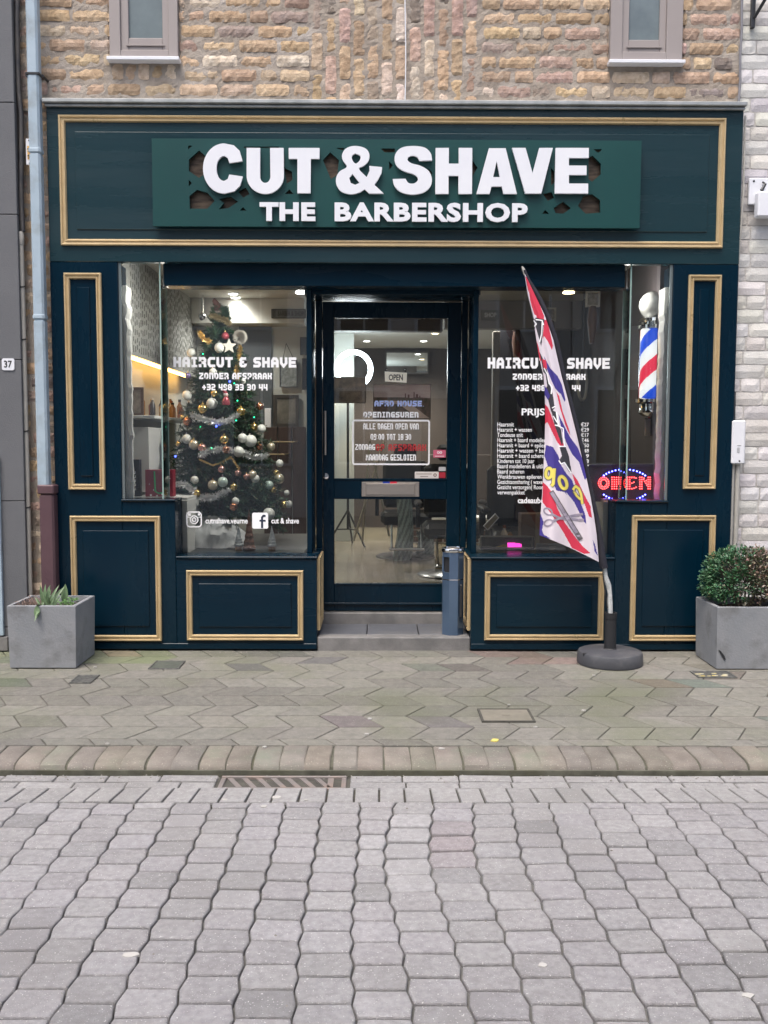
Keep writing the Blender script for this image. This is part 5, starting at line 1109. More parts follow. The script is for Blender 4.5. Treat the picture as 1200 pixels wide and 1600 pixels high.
# display floors and ledges
DFL = M('display_floor', (.075, .08, .085), .35, c2=(.05, .055, .06), sc=4)
m = MB(); m.box(xs0 + .04, xp0 - .03, YG + .021, 1.55, ZS0 - .06, ZS0 - .004); m.build('display_floor', DFL, shop)
m = MB(); m.box(xp1 + .03, xs1 - .04, YG + .021, .75, ZS0 - .06, ZS0 - .004); m.build('display_floor', DFL, shop)
for a, b in ((RX0 + .001, xs0 + .034), (xs1 - .034, RX1 - .001)):
    m = MB(); m.box(a, b, .22, .80, ZS1 - .05, ZS1 - .004); m.build('display_shelf', LINE, shop)
# lamps in the ceiling
def glow(name, c, s_): return M(name, c, .5, emis=c, estr=s_)
LWm, LWw = glow('cool_lens', (1, .97, .9), 14), glow('warm_lens', (1, .72, .38), 9)
def spot(px, py, lens, lab, pw, col, zc=RZC):
    c = atz(px, py, zc - .006); 
    if c.y > 6.8: c.y = 6.6
    t = thing('ceiling_spotlight', (c.x, c.y, zc), lab, 'ceiling light', 'spotlights set in the shop ceiling')
    m = MB(); m.lathe((c.x, c.y, zc), [(.052, -.0005), (.052, -.008), (.04, -.010)], 20, cap=False); m.build('rim', WHITE, t)
    m = MB(); m.lathe((c.x, c.y, zc), [(.039, -.006), (.039, -.009)], 20); m.build('lens', lens, t)
    l = bpy.data.lights.new('lamp_light', 'SPOT'); l.energy = pw * 2.6; l.color = col; l.spot_size = 2.6; l.spot_blend = .8; l.shadow_soft_size = .05
    o = bpy.data.objects.new('lamp_light', l); COL.objects.link(o); o.parent = t; o.location = (0, 0, -.03)
cw_, ww_ = (1, .95, .88), (1, .75, .45)
spot(364, 459, LWm, 'first of three small spotlights above the christmas tree', 7, cw_); spot(368, 465, LWm, 'middle of three small spotlights above the christmas tree', 4, cw_); spot(372, 471, LWm, 'farthest of three small spotlights above the christmas tree', 4, cw_)
spot(759, 477, LWm, 'white spotlight at the left in the right window', 8, cw_)
spot(533, 507, LWw, 'warm spotlight nearest the door', 18, ww_); spot(573, 533, LWm, 'white spotlight left of the wall mirror', 45, cw_); spot(662, 533, LWm, 'white spotlight right of the wall mirror', 45, cw_); spot(680, 521, LWw, 'warm spotlight at the right end of the door pane', 7, ww_)
c = at(889, 457, .28); t = thing('ceiling_spotlight', (c.x, .29, ZG1 + .01), 'yellow spotlight directly behind the header of the right window', 'ceiling light'); l = bpy.data.lights.new('lamp_light', 'SPOT'); l.energy = 10; l.color = ww_; l.spot_size = 2.4; l.shadow_soft_size = .03; o = bpy.data.objects.new('lamp_light', l); COL.objects.link(o); o.parent = t; o.location = (0, .0, -.03); m = MB(); m.lathe((c.x, .29, c.z), [(.038, -.003), (.04, .0), (.03, .012)], 20); m.build('lens', LWw, t)
m = MB(); m.box(c.x - .008, c.x + .008, .26, .29, c.z + .01, ZG1 + .10); m.build('holder', DARKM, t)
c = at(470, 457.5, .34); t = thing('ceiling_spotlight', (c.x, .34, ZG1 + .01), 'bright spotlight in the top right corner of the left window', 'ceiling light'); l = bpy.data.lights.new('lamp_light', 'SPOT'); l.energy = 34; l.color = cw_; l.spot_size = 2.2; l.spot_blend = .6; l.shadow_soft_size = .04; o = bpy.data.objects.new('lamp_light', l); COL.objects.link(o); o.parent = t; o.location = (0, 0, -.03); o.rotation_euler = Vector((.75, -.35, 1)).to_track_quat('Z', 'Y').to_euler(); m = MB(); m.lathe((c.x, .34, c.z), [(.035, -.003), (.037, .0), (.03, .012)], 20); m.build('lens', LWm, t)
m = MB(); m.box(c.x - .008, c.x + .008, .31, .34, c.z + .01, ZG1 + .10); m.build('holder', DARKM, t)
for px, side in ((256, 'left'), (979, 'right')):
    c = at(px, 459, .32); t = thing('small_spotlight', (c.x, .32, c.z), 'tiny bright lamp at the top of the %s glass corner' % side, 'lamp'); m = MB(); m.ball((c.x, .32, c.z), .014, 12); m.build('bulb', LWm, t, True); m = MB(); m.tube([(c.x, .32, c.z + .01), (c.x, .32, RZC)], .004, 6); m.build('stem', DARKM, t)
    l = bpy.data.lights.new('lamp_light', 'POINT'); l.energy = 2.8; l.color = cw_; l.shadow_soft_size = .03; o = bpy.data.objects.new('lamp_light', l); COL.objects.link(o); o.parent = t; o.location = (0, -.04, -.02)
# ---- christmas tree
random.seed(12)
Yt = .98; xt = X_(346, 640, Yt); ztop = Z_(346, 486, Yt); zbot = Z_(346, 798, Yt); RT = .455
def trr(z): k = max(0, min(1, (ztop - z) / (ztop - zbot))); return .045 + RT * k ** .85
t = thing('christmas_tree', (xt, Yt, ZS0), 'decorated green christmas tree filling the left display window', 'christmas tree')
m = MB(); m.tube([(xt, Yt, ZS0), (xt, Yt, 1.4), (xt, Yt, ztop)], [.03, .022, .006], 10); m.build('trunk', BARK, t)
m = MB(); m.hasc = True; tw = MB()
for k in range(1300):
    f = (k + .5) / 1300; z = zbot + (ztop - zbot) * (1 - math.sqrt(1 - f) if False else f ** 1.25); z += U(-.02, .02); a = k * 2.39996 + U(-.3, .3); L_ = trr(z) * U(.72, 1.08)
    p0 = Vector((xt, Yt, z)); d = Vector((math.cos(a), math.sin(a), U(-.28, .05) + (.9 if z > ztop - .12 else 0))).normalized(); p1 = p0 + d * L_; p1.z -= .03 * L_ / .4
    tw.tube([p0, p1], [.004, .0015], 3, False); nn = int(34 + 60 * L_)
    for i in range(nn):
        u = U(.3, 1.02) if L_ > .15 else U(0, 1.05); p = p0.lerp(p1, u); dd = (d * .7 + Vector((U(-1, 1), U(-1, 1), U(-.8, .8)))).normalized()
        g_ = U(.6, 1.3); m.tc = (.026 * g_, .080 * g_, .040 * g_) if rnd() > .12 else (.10, .11, .05)
        s_ = dd.cross(Vector((U(-1, 1), U(-1, 1), 1))).normalized() * .0042; L2 = U(.028, .05); m.add([p - s_, p + s_, p + dd * L2 + s_ * .3, p + dd * L2 - s_ * .3], [(0, 1, 2, 3)])
m.build('foliage', M('fir_needles', (1, 1, 1), .6, tint=True), t); tw.build('branches', BARK, t)
BM = {'white': M('bauble_white', (.75, .75, .70), .3), 'gold': M('bauble_gold', (.80, .58, .22), .2, .9), 'copper': M('bauble_copper', (.62, .26, .14), .2, .9), 'pink': M('bauble_rose', (.62, .34, .30), .25, .8), 'champagne': M('bauble_champagne', (.68, .60, .45), .28, .6), 'mint': M('bauble_mint', (.55, .66, .60), .3, .2), 'purple': M('bauble_purple', (.30, .22, .45), .25, .5), 'red': M('bauble_red', (.35, .06, .08), .25, .3)}
BL = [(343, 543.5, 7.5, 'white', 'just left of the wooden star'), (299, 551, 6.5, 'white', 'highest one at the left edge of the tree'), (333, 581, 5.5, 'white', 'just under the words HAIRCUT'), (294, 587, 4.5, 'purple', 'at the left above the phone number'), (292, 618, 7, 'white', 'left edge below the phone number'), (335, 614.5, 5, 'gold', 'below the middle of the phone number'),
 (331, 630.5, 8, 'white', 'under the small gold one below the phone number'), (317, 639, 7.5, 'gold', 'striped, beside the large white one'), (376, 643, 7, 'gold', 'above the right end of the upper tinsel'), (406, 635, 5.5, 'copper', 'at the right edge beside the framed picture'), (380, 596, 4, 'white', 'small, right of the fairy lights'), (352, 525, 5.5, 'red', 'beside the fluffy ball near the top'),
 (293, 659, 6.5, 'copper', 'at the left end of the upper tinsel'), (285, 652, 3.5, 'gold', 'tiny, above the copper one at the left'), (292, 686, 7, 'white', 'at the left between the two tinsel rows'), (303, 695, 7.5, 'champagne', 'below the left white one'), (316, 700, 6.5, 'pink', 'at the left end of the middle tinsel'), (279, 694, 4.5, 'gold', 'small, at the left glass corner'),
 (350, 687, 7, 'gold', 'in the middle above the middle tinsel'), (353, 703, 6, 'copper', 'touching the middle tinsel'), (373, 706, 8, 'white', 'large, lying in the middle tinsel'), (379, 684.5, 7, 'white', 'left one of the pair above the middle tinsel'), (391.5, 689, 9, 'white', 'ribbed, biggest of the middle row'), (397, 667, 5.5, 'gold', 'right of the upper tinsel'),
 (408.5, 670, 6.5, 'white', 'at the right near the framed picture'), (405, 698.5, 5, 'copper', 'at the right end of the middle tinsel'), (423.5, 698, 6, 'champagne', 'at the far right beside the brass rails'), (346, 733.5, 5.5, 'pink', 'alone below the middle tinsel'), (371.5, 739.5, 5, 'pink', 'on the gold bead string'), (385, 745, 5, 'pink', 'small, left of the champagne pair'),
 (394.5, 742, 6.5, 'champagne', 'hanging from a string loop at the right'), (399, 748, 6, 'white', 'half hidden behind the champagne one at the right'), (304, 750, 6, 'white', 'above the lower tinsel at the left'), (332.5, 758, 7.5, 'champagne', 'in the middle above the lower tinsel'), (348, 753, 7.5, 'mint', 'in the middle, right of a champagne one'), (365, 761, 5.5, 'gold', 'at the right end of the lower tinsel'),
 (308, 770.5, 5.5, 'gold', 'under the lower tinsel at the left'), (420.5, 758, 6.5, 'mint', 'at the right below the brass rails'), (436, 748, 7.5, 'champagne', 'at the far right edge of the tree'), (426, 765, 5, 'gold', 'below the mint one at the right'), (368, 783, 5.5, 'white', 'low in the middle above a copper one'), (365, 792, 6, 'copper', 'lowest one in the middle'), (420, 803, 9, 'white', 'largest one, low at the right'),
 (443.5, 788.5, 5.5, 'gold', 'low at the far right'), (451, 788, 5.5, 'white', 'low at the far right beside a gold one'), (448, 770, 4, 'white', 'small, at the far right above a gold one'), (437, 724, 5.5, 'white', 'at the right edge level with the lower rail'), (431, 739, 4.5, 'gold', 'small, above the far right champagne one')]
for px, py, r, c, wh in BL:
    z = Z_(px, py, Yt - .3); R_ = trr(z) * .97; 
    for _ in range(3): p = at(px, py, Yt - math.sqrt(max(.004, R_ * R_ - (at(px, py, Yt - .25).x - xt) ** 2)))
    rr_ = r * 1.08 / S(p.y); b = thing('bauble', (p.x, p.y, p.z - rr_), '%s bauble %s' % (c, wh), 'bauble', 'baubles on the christmas tree')
    m = MB(); m.ball(p, rr_, 18); m.build('ball', BM[c], b, True); m = MB(); m.lathe((p.x, p.y, p.z + rr_ * .93), [(rr_ * .24, 0), (rr_ * .24, rr_ * .28), (rr_ * .08, rr_ * .3), (rr_ * .06, rr_ * .55)], 8); m.build('cap', CHROME if c in ('white', 'mint') else BM['gold'], b)
def tinsel(pts, r, mat, name, label, n=34, w_=.0042):
    P = []
    for a, b in zip(pts[:-1], pts[1:]):
        for k in range(n): f = k / n; P.append((a[0] + (b[0] - a[0]) * f, a[1] + (b[1] - a[1]) * f))
    m = MB()
    for px, py in P:
        z = Z_(px, py, Yt - .3); R_ = trr(z) * 1.0; c = at(px, py, Yt - math.sqrt(max(.006, R_ * R_ - (at(px, py, Yt - .3).x - xt) ** 2)))
        for _ in range(6):
            d = Vector((U(-1, 1), U(-1, 1), U(-1, 1))).normalized(); s_ = d.cross(Vector((.3, 1, .2))).normalized() * w_; q = c + d * r * U(.5, 1.1); m.add([c - s_, c + s_, q + s_ * .3, q - s_ * .3], [(0, 1, 2, 3)])
    m.build(name, mat, label=label, cat='tinsel', group='tinsel garlands on the tree')
SILV = M('silver_tinsel', (.8, .8, .8), .35, .5); GTIN = M('gold_tinsel', (.8, .6, .25), .3, .8)
tinsel([(300, 648), (318, 656), (340, 660), (360, 656), (371, 648)], .035, SILV, 'tinsel', 'upper silver tinsel below the phone number')
tinsel([(312, 712), (330, 704), (350, 701), (375, 706), (398, 715), (417, 712)], .034, SILV, 'tinsel', 'middle silver tinsel draped across the tree')
tinsel([(268, 755), (290, 758), (305, 768)], .036, SILV, 'tinsel', 'short silver tinsel at the left edge above the gift bag'); tinsel([(314, 778), (335, 777), (358, 765)], .036, SILV, 'tinsel', 'lower silver tinsel near the bottom of the tree')
tinsel([(312, 718), (332, 727), (348, 722), (361, 714), (374, 733)], .010, GTIN, 'bead_string', 'thin gold bead string under the middle tinsel', 40); tinsel([(376, 540), (374, 560), (369, 578), (372, 592)], .026, GTIN, 'tinsel', 'gold tinsel hanging right of the star', 30); tinsel([(312, 520), (318, 530), (328, 534)], .026, GTIN, 'tinsel', 'gold bow tinsel at the upper left of the tree', 30)
tinsel([(330, 492), (340, 497), (352, 500), (358, 506)], .03, M('bronze_tinsel', (.25, .2, .1), .5), 'tinsel', 'bronze tinsel round the tree top', 30)
FL = {'g': glow('led_green', (.02, .9, .35), 2.5), 'b': glow('led_blue', (.05, .08, 1), 5)}
t = thing('fairy_lights', (xt, Yt - .3, 1.4), 'string of tiny green and blue lights in the christmas tree', 'fairy lights'); prev = None; W_ = MB()
for px, py, c in [(317, 553, 'g'), (359, 596, 'b'), (366, 599, 'g'), (371, 626, 'g'), (313, 667, 'g'), (338, 666, 'b'), (274, 713, 'b'), (369, 657, 'g'), (397, 652, 'g'), (330, 700, 'g')]:
    z = Z_(px, py, Yt - .3); R_ = trr(z); p = at(px, py, Yt - math.sqrt(max(.006, R_ * R_ - (at(px, py, Yt - .3).x - xt) ** 2)) - .01); m = MB(); m.ball(p, (.005 if c == 'g' else .0075), 8); m.build('bulb', FL[c], t, True)
    if prev: W_.tube([prev, (Vector(prev) + p) / 2 + Vector((0, .03, -.02)), p], .0015, 4)
    prev = tuple(p)
W_.build('wire', BLACK, t)
p = at(358, 541, Yt - .17); m = MB(); r1 = 12 / S(p.y); P = [(p.x + (r1 if i % 2 == 0 else r1 * .45) * math.sin(i * math.pi / 5), p.z + (r1 if i % 2 == 0 else r1 * .45) * math.cos(i * math.pi / 5)) for i in range(10)]; m.prism(P, p.y - .006, p.y + .006); m.build('star_ornament', M('pale_wood', (.70, .66, .58), .7), label='pale wooden star near the top of the tree', cat='ornament')
p = at(375, 527, Yt - .10); m = MB(); r1 = 12 / S(p.y)
for _ in range(1500):
    d = Vector((U(-1, 1), U(-1, 1), U(-1, 1))).normalized(); s_ = d.cross(Vector((.3, 1, .2))).normalized() * .005; m.add([p + d * r1 * .4 - s_, p + d * r1 * .4 + s_, p + d * r1 * U(.85, 1.05)], [(0, 1, 2)])
m.build('fluffy_ball', M('beige_fluff', (.5, .47, .42), .9), label='fluffy beige ball right of the tree top', cat='ornament')
t = thing('knit_hat', tuple(at(341, 486, Yt - .02)), 'small brown pointed hat on top of the tree', 'ornament'); p = at(341, 488, Yt - .02); m = MB(); m.tube([p, p + Vector((-.005, 0, .05)), p + Vector((-.03, 0, .09)), at(333, 472, Yt)], [.035, .026, .015, .006], 12); m.build('cap', M('brown_felt', (.12, .05, .04), .9), t, True); m = MB(); m.lathe((p.x, p.y, p.z - .004), [(.038, -.01), (.042, 0), (.037, .012)], 14); m.build('brim', M('pale_felt', (.35, .28, .24), .9), t, True)
t = thing('christmas_figurine', tuple(at(353, 632, Yt - .33)), 'little figurine in a red hat and coat in the middle of the tree', 'figurine'); p = at(353, 622, Yt - .33)
m = MB(); m.lathe((p.x, p.y, p.z - .05), [(.026, 0), (.03, .02), (.02, .05), (.012, .06)], 14); m.build('coat', BM['red'], t, True); m = MB(); m.ball((p.x, p.y, p.z + .02), .017, 12); m.build('head', M('rosy_face', (.62, .36, .30), .6), t, True)
m = MB(); m.tube([(p.x, p.y, p.z + .028), (p.x - .01, p.y, p.z + .05), (p.x - .03, p.y, p.z + .06)], [.016, .011, .003], 10); m.build('hat', BM['red'], t, True); m = MB(); m.lathe((p.x, p.y, p.z + .026), [(.016, -.004), (.019, 0), (.016, .005)], 12); m.ball((p.x - .032, p.y, p.z + .06), .006, 8); m.build('trim', M('white_felt', (.75, .72, .7), .9), t, True)
# fluff at the foot of the tree
m = MB(); random.seed(2); nx, nz = 46, 22; q = R(284, 797, 382, 852, .5); vs = []
for j in range(nz + 1):
    for i in range(nx + 1):
        u, v = i / nx, j / nz; a = math.pi * v; hh = (q[3] - q[2]) * (math.sin(math.pi * min(1, u * .9 + .05)) ** .5) * (1 - .25 * u); x = q[0] + (q[1] - q[0]) * u; y = .62 - .17 * math.cos(a); z = ZS0 - .002 + hh * math.sin(a)
        n_ = noise.noise(Vector((x * 14, y * 14, z * 14))) * .022 + noise.noise(Vector((x * 40, y * 40, z * 40))) * .008; vs.append((x, y - n_, max(ZS0, z + n_)))
m.add(vs, [(j * (nx + 1) + i, j * (nx + 1) + i + 1, (j + 1) * (nx + 1) + i + 1, (j + 1) * (nx + 1) + i) for j in range(nz) for i in range(nx)]); m.build('snow_cloth', M('white_fleece', (.62, .63, .64), .95, c2=(.5, .51, .52), sc=20, bump=1.2, bsc=160), smooth=True, label='crumpled white fleece heaped round the foot of the tree', cat='fleece')
# small cone trees
def cone(px, y0, y1, wd, mat, base, lab):
    Y = .34; a = at(px, y1, Y); z1 = Z_(px, y0, Y); r = wd / 2 / S(Y); t = thing('cone_tree', (a.x, Y, ZS0 - .004), lab, 'decoration', 'small cone trees on the window floor'); m = MB(); zb = ZS0 + (.03 if base else 0); n = 26; vs = []
    pr = []; k = 14
    for i in range(k + 1): f = i / k; pr.append((max(.002, r * (1 - f) * (1 + (.10 if i % 2 else -.04))), (z1 - zb) * f))
    m.lathe((a.x, Y, zb), pr, n); m.v = [(x + U(-.0025, .0025), y + U(-.0025, .0025), z + U(-.001, .001)) for x, y, z in m.v]; m.build('cone', mat, t)
    if base: m = MB(); m.lathe((a.x, Y, ZS0 - .004), [(.022, 0), (.024, .004), (.024, .033)], 16); m.build('foot', M('light_wood' + str(px), (.42, .26, .16), .6), t)
GW = M('grey_white_felt', (.45, .48, .50), .8, c2=(.36, .39, .42), sc=30); BW_ = M('rust_fur', (.26, .13, .09), .9, c2=(.16, .08, .06), sc=60, bump=2, bsc=150)
cone(373, 822, 852, 14, GW, True, 'pale grey cone tree left of the brown one'); cone(389.5, 796, 857, 19, BW_, False, 'taller brown furry cone tree on the window floor'); cone(425, 822, 858, 14, GW, True, 'pale grey cone tree at the right, under the emblem')
# gift bag, box, shelf goods
Yb_ = .33; q = R(227, 734, 270, 779, Yb_); t = thing('gift_bag', ((q[0] + q[1]) / 2, Yb_, ZS1 - .004), 'red christmas gift bag with green cord handle on the left ledge', 'gift bag'); BAG = M('red_paper', (.32, .03, .06), .45)
m = MB(); m.box(q[0], q[1], Yb_, Yb_ + .09, ZS1 - .004, q[3], .002); m.build('bag', BAG, t)
m = MB()
for u, v, r in ((.2, .12, .010), (.42, .10, .008), (.62, .16, .011), (.82, .10, .009), (.3, .3, .005), (.75, .4, .005), (.15, .5, .004), (.9, .7, .004)):
    cx, cz = q[0] + (q[1] - q[0]) * u, q[2] + (q[3] - q[2]) * v; m.prism([(cx + (r if i % 2 else r * .5) * math.cos(i * math.pi / 6), cz + (r if i % 2 else r * .5) * math.sin(i * math.pi / 6)) for i in range(12)], Yb_ - .001, Yb_ - .0001)
m.build('snowflakes', STICK, t); m = MB(); cx = (q[0] + q[1]) / 2; m.tube([(cx - .03, Yb_ - .004, q[3] - .01), (cx - .025, Yb_ - .008, q[2] + .05), (cx, Yb_ - .008, q[2] + .035), (cx + .04, Yb_ - .006, q[2] + .045), (cx + .035, Yb_ - .004, q[2] + .09)], .0055, 8); m.build('handle', M('green_cord', (.04, .32, .12), .5), t, True)
q = R(199, 718, 218, 770, .36); t = thing('product_box', ((q[0] + q[1]) / 2, .36, ZS1), 'black upright product box with white print beside the gift bag', 'box'); m = MB(); m.box(q[0], q[1], .36, .42, ZS1 - .004, q[3], .002); m.build('carton', NAVYW, t)
m = MB()
for i in range(5): z = q[2] + .02 + i * .028; m.strip([(q[0] + .03, z), (q[0] + .055, z), (q[0] + .055, z + .016)], .005, .3590, .3598)
m.strip([(q[0] + .02, q[2] + .02), (q[0] + .02, q[3] - .02)], .004, .3590, .3598); m.build('print', STICK, t)
m = MB(); zs_ = 1.545; m.box(RX0 + .001, RX0 + .26, .42, 2.3, zs_ - .02, zs_, .002); sh = m.build('wall_shelf', LINE, label='white shelf on the left wall carrying bottles', cat='shelf')
t = thing('picture_frame', (RX0 + .13, .62, zs_), 'dark wooden picture frame standing on the left shelf', 'picture frame'); q = R(197, 607, 222, 655, .6); m = MB(); m.strip([(q[0], zs_ + .01), (q[1], zs_ + .01), (q[1], q[3]), (q[0], q[3])], .018, .60, .62, True); m.build('frame', M('brown_wood', (.07, .04, .03), .5), t); m = MB(); m.box(q[0], q[1], .612, .618, zs_ + .01, q[3]); m.build('picture', M('sepia_print', (.10, .09, .085), .6, c2=(.25, .22, .2), sc=20), t)
random.seed(6); BT = [M('bottle_%d' % i, c, .25) for i, c in enumerate([(.25, .13, .05), (.03, .03, .035), (.5, .45, .4), (.20, .06, .03), (.35, .25, .12)])]
for i in range(13):
    y = .82 + i * .105; x = RX0 + .07 + (i % 3) * .055; h_ = U(.10, .19); r = U(.018, .028); t = thing('bottle', (x, y, zs_), '%s bottle on the left wall shelf, %s' % (['amber', 'black', 'cream', 'red brown', 'olive'][i % 5], ['nearest the street', 'second from the street', 'third from the street', 'fourth from the street', 'fifth from the street', 'sixth from the street', 'middle of the row', 'just past the middle', 'ninth from the street', 'tenth from the street', 'third from the far end', 'second from the far end', 'at the far end'][i]), 'bottle', 'bottles on the left wall shelf')
    m = MB(); m.lathe((x, y, zs_), [(r, 0), (r, h_ * .65), (r * .45, h_ * .8), (r * .4, h_ * .88)], 14); m.build('body', BT[i % 5], t, True); m = MB(); m.lathe((x, y, zs_ + h_ * .88), [(r * .5, 0), (r * .5, h_ * .12)], 12); m.build('cap', BT[(i + 1) % 5], t)
m = MB(); m.box(RX0 + .002, RX0 + .2, .5, 1.0, ZS1 + .02, zs_ - .08, .004); q_ = m.build('white_cabinet', LINE, label='white cabinet under the left shelf', cat='cabinet')
# pictures and signs on the divider
def framed(px, Y, name, label, fm, cols, fw=.014, hang=False, cat='picture'):
    q = R(*px, Y); t = thing(name, ((q[0] + q[1]) / 2, Y, q[2]), label, cat); m = MB(); m.strip([(q[0] + fw / 2, q[2] + fw / 2), (q[1] - fw / 2, q[2] + fw / 2), (q[1] - fw / 2, q[3] - fw / 2), (q[0] + fw / 2, q[3] - fw / 2)], fw, Y - .012, Y + .008, True); m.build('frame', fm, t)
    m = MB(); m.box(q[0] + fw * .5, q[1] - fw * .5, Y - .004, Y + .004, q[2] + fw * .5, q[3] - fw * .5); m.build('picture', cols, t)
    if hang: m = MB(); cx = (q[0] + q[1]) / 2; m.tube([(q[0] + .03, Y, q[3]), (cx - .02, Y, q[3] + .15)], .003, 5); m.tube([(q[1] - .03, Y, q[3]), (cx - .02, Y, q[3] + .15)], .003, 5); m.build('hanger', BLACK, t)
    return t, q
DKF = M('dark_frame', (.04, .035, .03), .4)
framed((437, 562, 464.5, 605), Yp_ - .03, 'tin_sign', 'grey ornamental tin sign hanging from a cord on the pale wall', DKF, M('ornament_print', (.30, .32, .30), .6, c2=(.08, .09, .09), sc=28), .006, True, 'sign')
framed((427, 617, 467, 667), Yp_ - .03, 'framed_picture', 'framed dark portrait picture beside the tree', DKF, M('dim_portrait', (.05, .055, .05), .4, c2=(.22, .20, .17), sc=5), .03)
framed((469, 527, 480, 555), Yp_ - .03, 'framed_picture', 'small picture at the right edge of the left window, upper one', DKF, GREYP, .008); framed((472, 560, 480, 609), Yp_ - .03, 'framed_picture', 'narrow dark picture at the right edge of the left window, lower one', DKF, NAVYW, .008)
m = MB(); q = R(414, 638, 424, 668, Yp_ - .03); m.box(q[0], q[1], Yp_ - .05, Yp_ - .02, q[2], q[3], .004); m.build('thermostat', WHITE, label='white wall unit left of the framed portrait', cat='wall unit')
q = R(424, 483, 478, 497.5, Yp_ - .29); t = thing('wooden_sign', ((q[0] + q[1]) / 2, Yp_ - .29, q[2]), 'grey wooden BARBER SHOP sign on the bulkhead behind the tree', 'sign'); m = MB(); m.box(q[0], q[1], Yp_ - .30, Yp_ - .281, q[2], q[3], .003); m.build('board', M('weathered_board', (.20, .20, .18), .7, c2=(.12, .12, .11), sc=10, stretch=(.3, 1, 3)), t)
m = MB(); Y = Yp_ - .3005; text(m, 'BARBER & SHOP', q[0] + .06, q[1] - .02, q[2] + .02, q[3] - .02, Y, off=.02, cap=False)
for i in range(9): x = q[0] + .01; z = q[2] + .008 + i * (q[3] - q[2] - .02) / 8; m.strip([(x, z), (x + .03, z + .008)], .004, Y - .0012, Y)
m.strip([(q[0] + .004, q[2] + .004), (q[1] - .004, q[2] + .004), (q[1] - .004, q[3] - .004), (q[0] + .004, q[3] - .004)], .005, Y - .0014, Y, True); m.build('lettering', DKF, t)
p = at(316, 494, 2.3); t = thing('security_camera', (p.x, 2.3, p.z), 'silver security camera on the ceiling left of the tree top', 'camera'); m = MB(); m.ball((p.x, 2.3, p.z), .035, 16); m.build('housing', CHROME, t, True); m = MB(); m.tube([(p.x, 2.3, p.z), (p.x, 2.26, p.z - .03)], .016, 12); m.build('lens', BLACK, t); m = MB(); m.tube([(p.x, 2.3, p.z), (p.x, 2.35, RZC)], .01, 8); m.build('arm', CHROME, t)
for y, x1 in ((690.5, 460), (710, 445)):
    a, b = at(404, y, Yp_ - .5), at(x1, y, Yp_ - .5); m = MB(); m.tube([a, b], .007, 8); m.tube([(b.x - .01, b.y, b.z), (b.x - .01, Yp_ - .02, b.z)], .006, 6); m.build('brass_rail', M('brass%d' % y, (.65, .52, .32), .3, .8), label='%s thin brass rail right of the christmas tree' % ('upper' if y < 700 else 'lower'), cat='rail')
# ---- behind the door
t = thing('ring_light', (X_(553, 577, 4.6), 4.6, RZF), 'glowing white ring light on a black tripod behind the door', 'ring light'); c = at(552.5, 577, 4.6); rr_ = 26.5 / S(4.6); m = MB(); m.tube([(c.x + rr_ * math.sin(a), 4.6, c.z + rr_ * math.cos(a)) for a in [2 * math.pi * i / 48 for i in range(49)]], .027, 12, False); m.build('ring', glow('ring_glow', (.86, .95, 1), 6), t, True)
m = MB(); xs = X_(543.5, 800, 4.6); m.tube([(c.x, 4.63, c.z - rr_), (xs, 4.62, c.z - rr_ - .12), (xs, 4.62, RZF + .2)], .014, 8); m.build('pole', BLACK, t)
m = MB()
for a in (200, 320, 80): 
    k = math.radians(a); m.tube([(xs, 4.62, RZF + .42), (xs + .26 * math.cos(k), 4.62 + .26 * math.sin(k), RZF + .008)], .011, 6); m.tube([(xs, 4.62, RZF + .2), (xs + .14 * math.cos(k), 4.62 + .14 * math.sin(k), RZF + .2)], .008, 6)
m.build('tripod_legs', BLACK, t)
l = bpy.data.lights.new('ring_lamp', 'POINT'); l.energy = 22; l.color = (.86, .95, 1); l.shadow_soft_size = .2; o = bpy.data.objects.new('lamp_light', l); COL.objects.link(o); o.parent = t; o.location = (0, -.12, c.z - RZF)
framed((521, 589, 572, 630), 4.2, 'painting', 'dark painting below the ring light', DKF, M('dim_painting', (.035, .03, .03), .5, c2=(.45, .33, .25), sc=3.2, c3=(.02, .03, .06), sc3=4), .004)
t, q = framed((583, 600, 673, 655), 4.1, 'canvas_print', 'wide canvas print with a pink sky over a flat river landscape', DKF, M('pink_sky', (.55, .38, .40), .7, c2=(.68, .56, .56), sc=4, stretch=(1, 1, 5)), .003)
m = MB(); W_, Hh = q[1] - q[0], q[3] - q[2]; m.prism([(q[0] + .004, q[2] + .004), (q[1] - .004, q[2] + .004), (q[1] - .004, q[2] + Hh * .60), (q[0] + W_ * .75, q[2] + Hh * .63), (q[0] + W_ * .65, q[2] + Hh * .60), (q[0] + W_ * .57, q[2] + Hh * .62), (q[0] + .004, q[2] + Hh * .62)], 4.093, 4.0959); m.build('land', M('dusk_land', (.22, .13, .12), .7, c2=(.07, .07, .05), sc=14), t)
m = MB(); m.prism([(q[0] + W_ * .1, q[2] + Hh * .48), (q[0] + W_ * .45, q[2] + Hh * .42), (q[0] + W_ * .8, q[2] + .01), (q[0] + W_ * .98, q[2] + .01), (q[0] + W_ * .6, q[2] + Hh * .5), (q[0] + W_ * .2, q[2] + Hh * .54)], 4.090, 4.0929); m.build('river', M('pale_river', (.60, .45, .40), .6), t)
m = MB()
for u, w_, h_ in ((.55, .02, .12), (.60, .03, .09), (.70, .02, .16), (.74, .04, .10), (.8, .02, .06)): m.box(q[0] + W_ * u, q[0] + W_ * (u + w_), 4.091, 4.0958, q[2] + Hh * .61, q[2] + Hh * (.61 + h_))
m.build('skyline', M('skyline_print', (.18, .08, .09), .7), t)
MIR = M('mirror_glass', (.85, .9, .92), .02, 1)
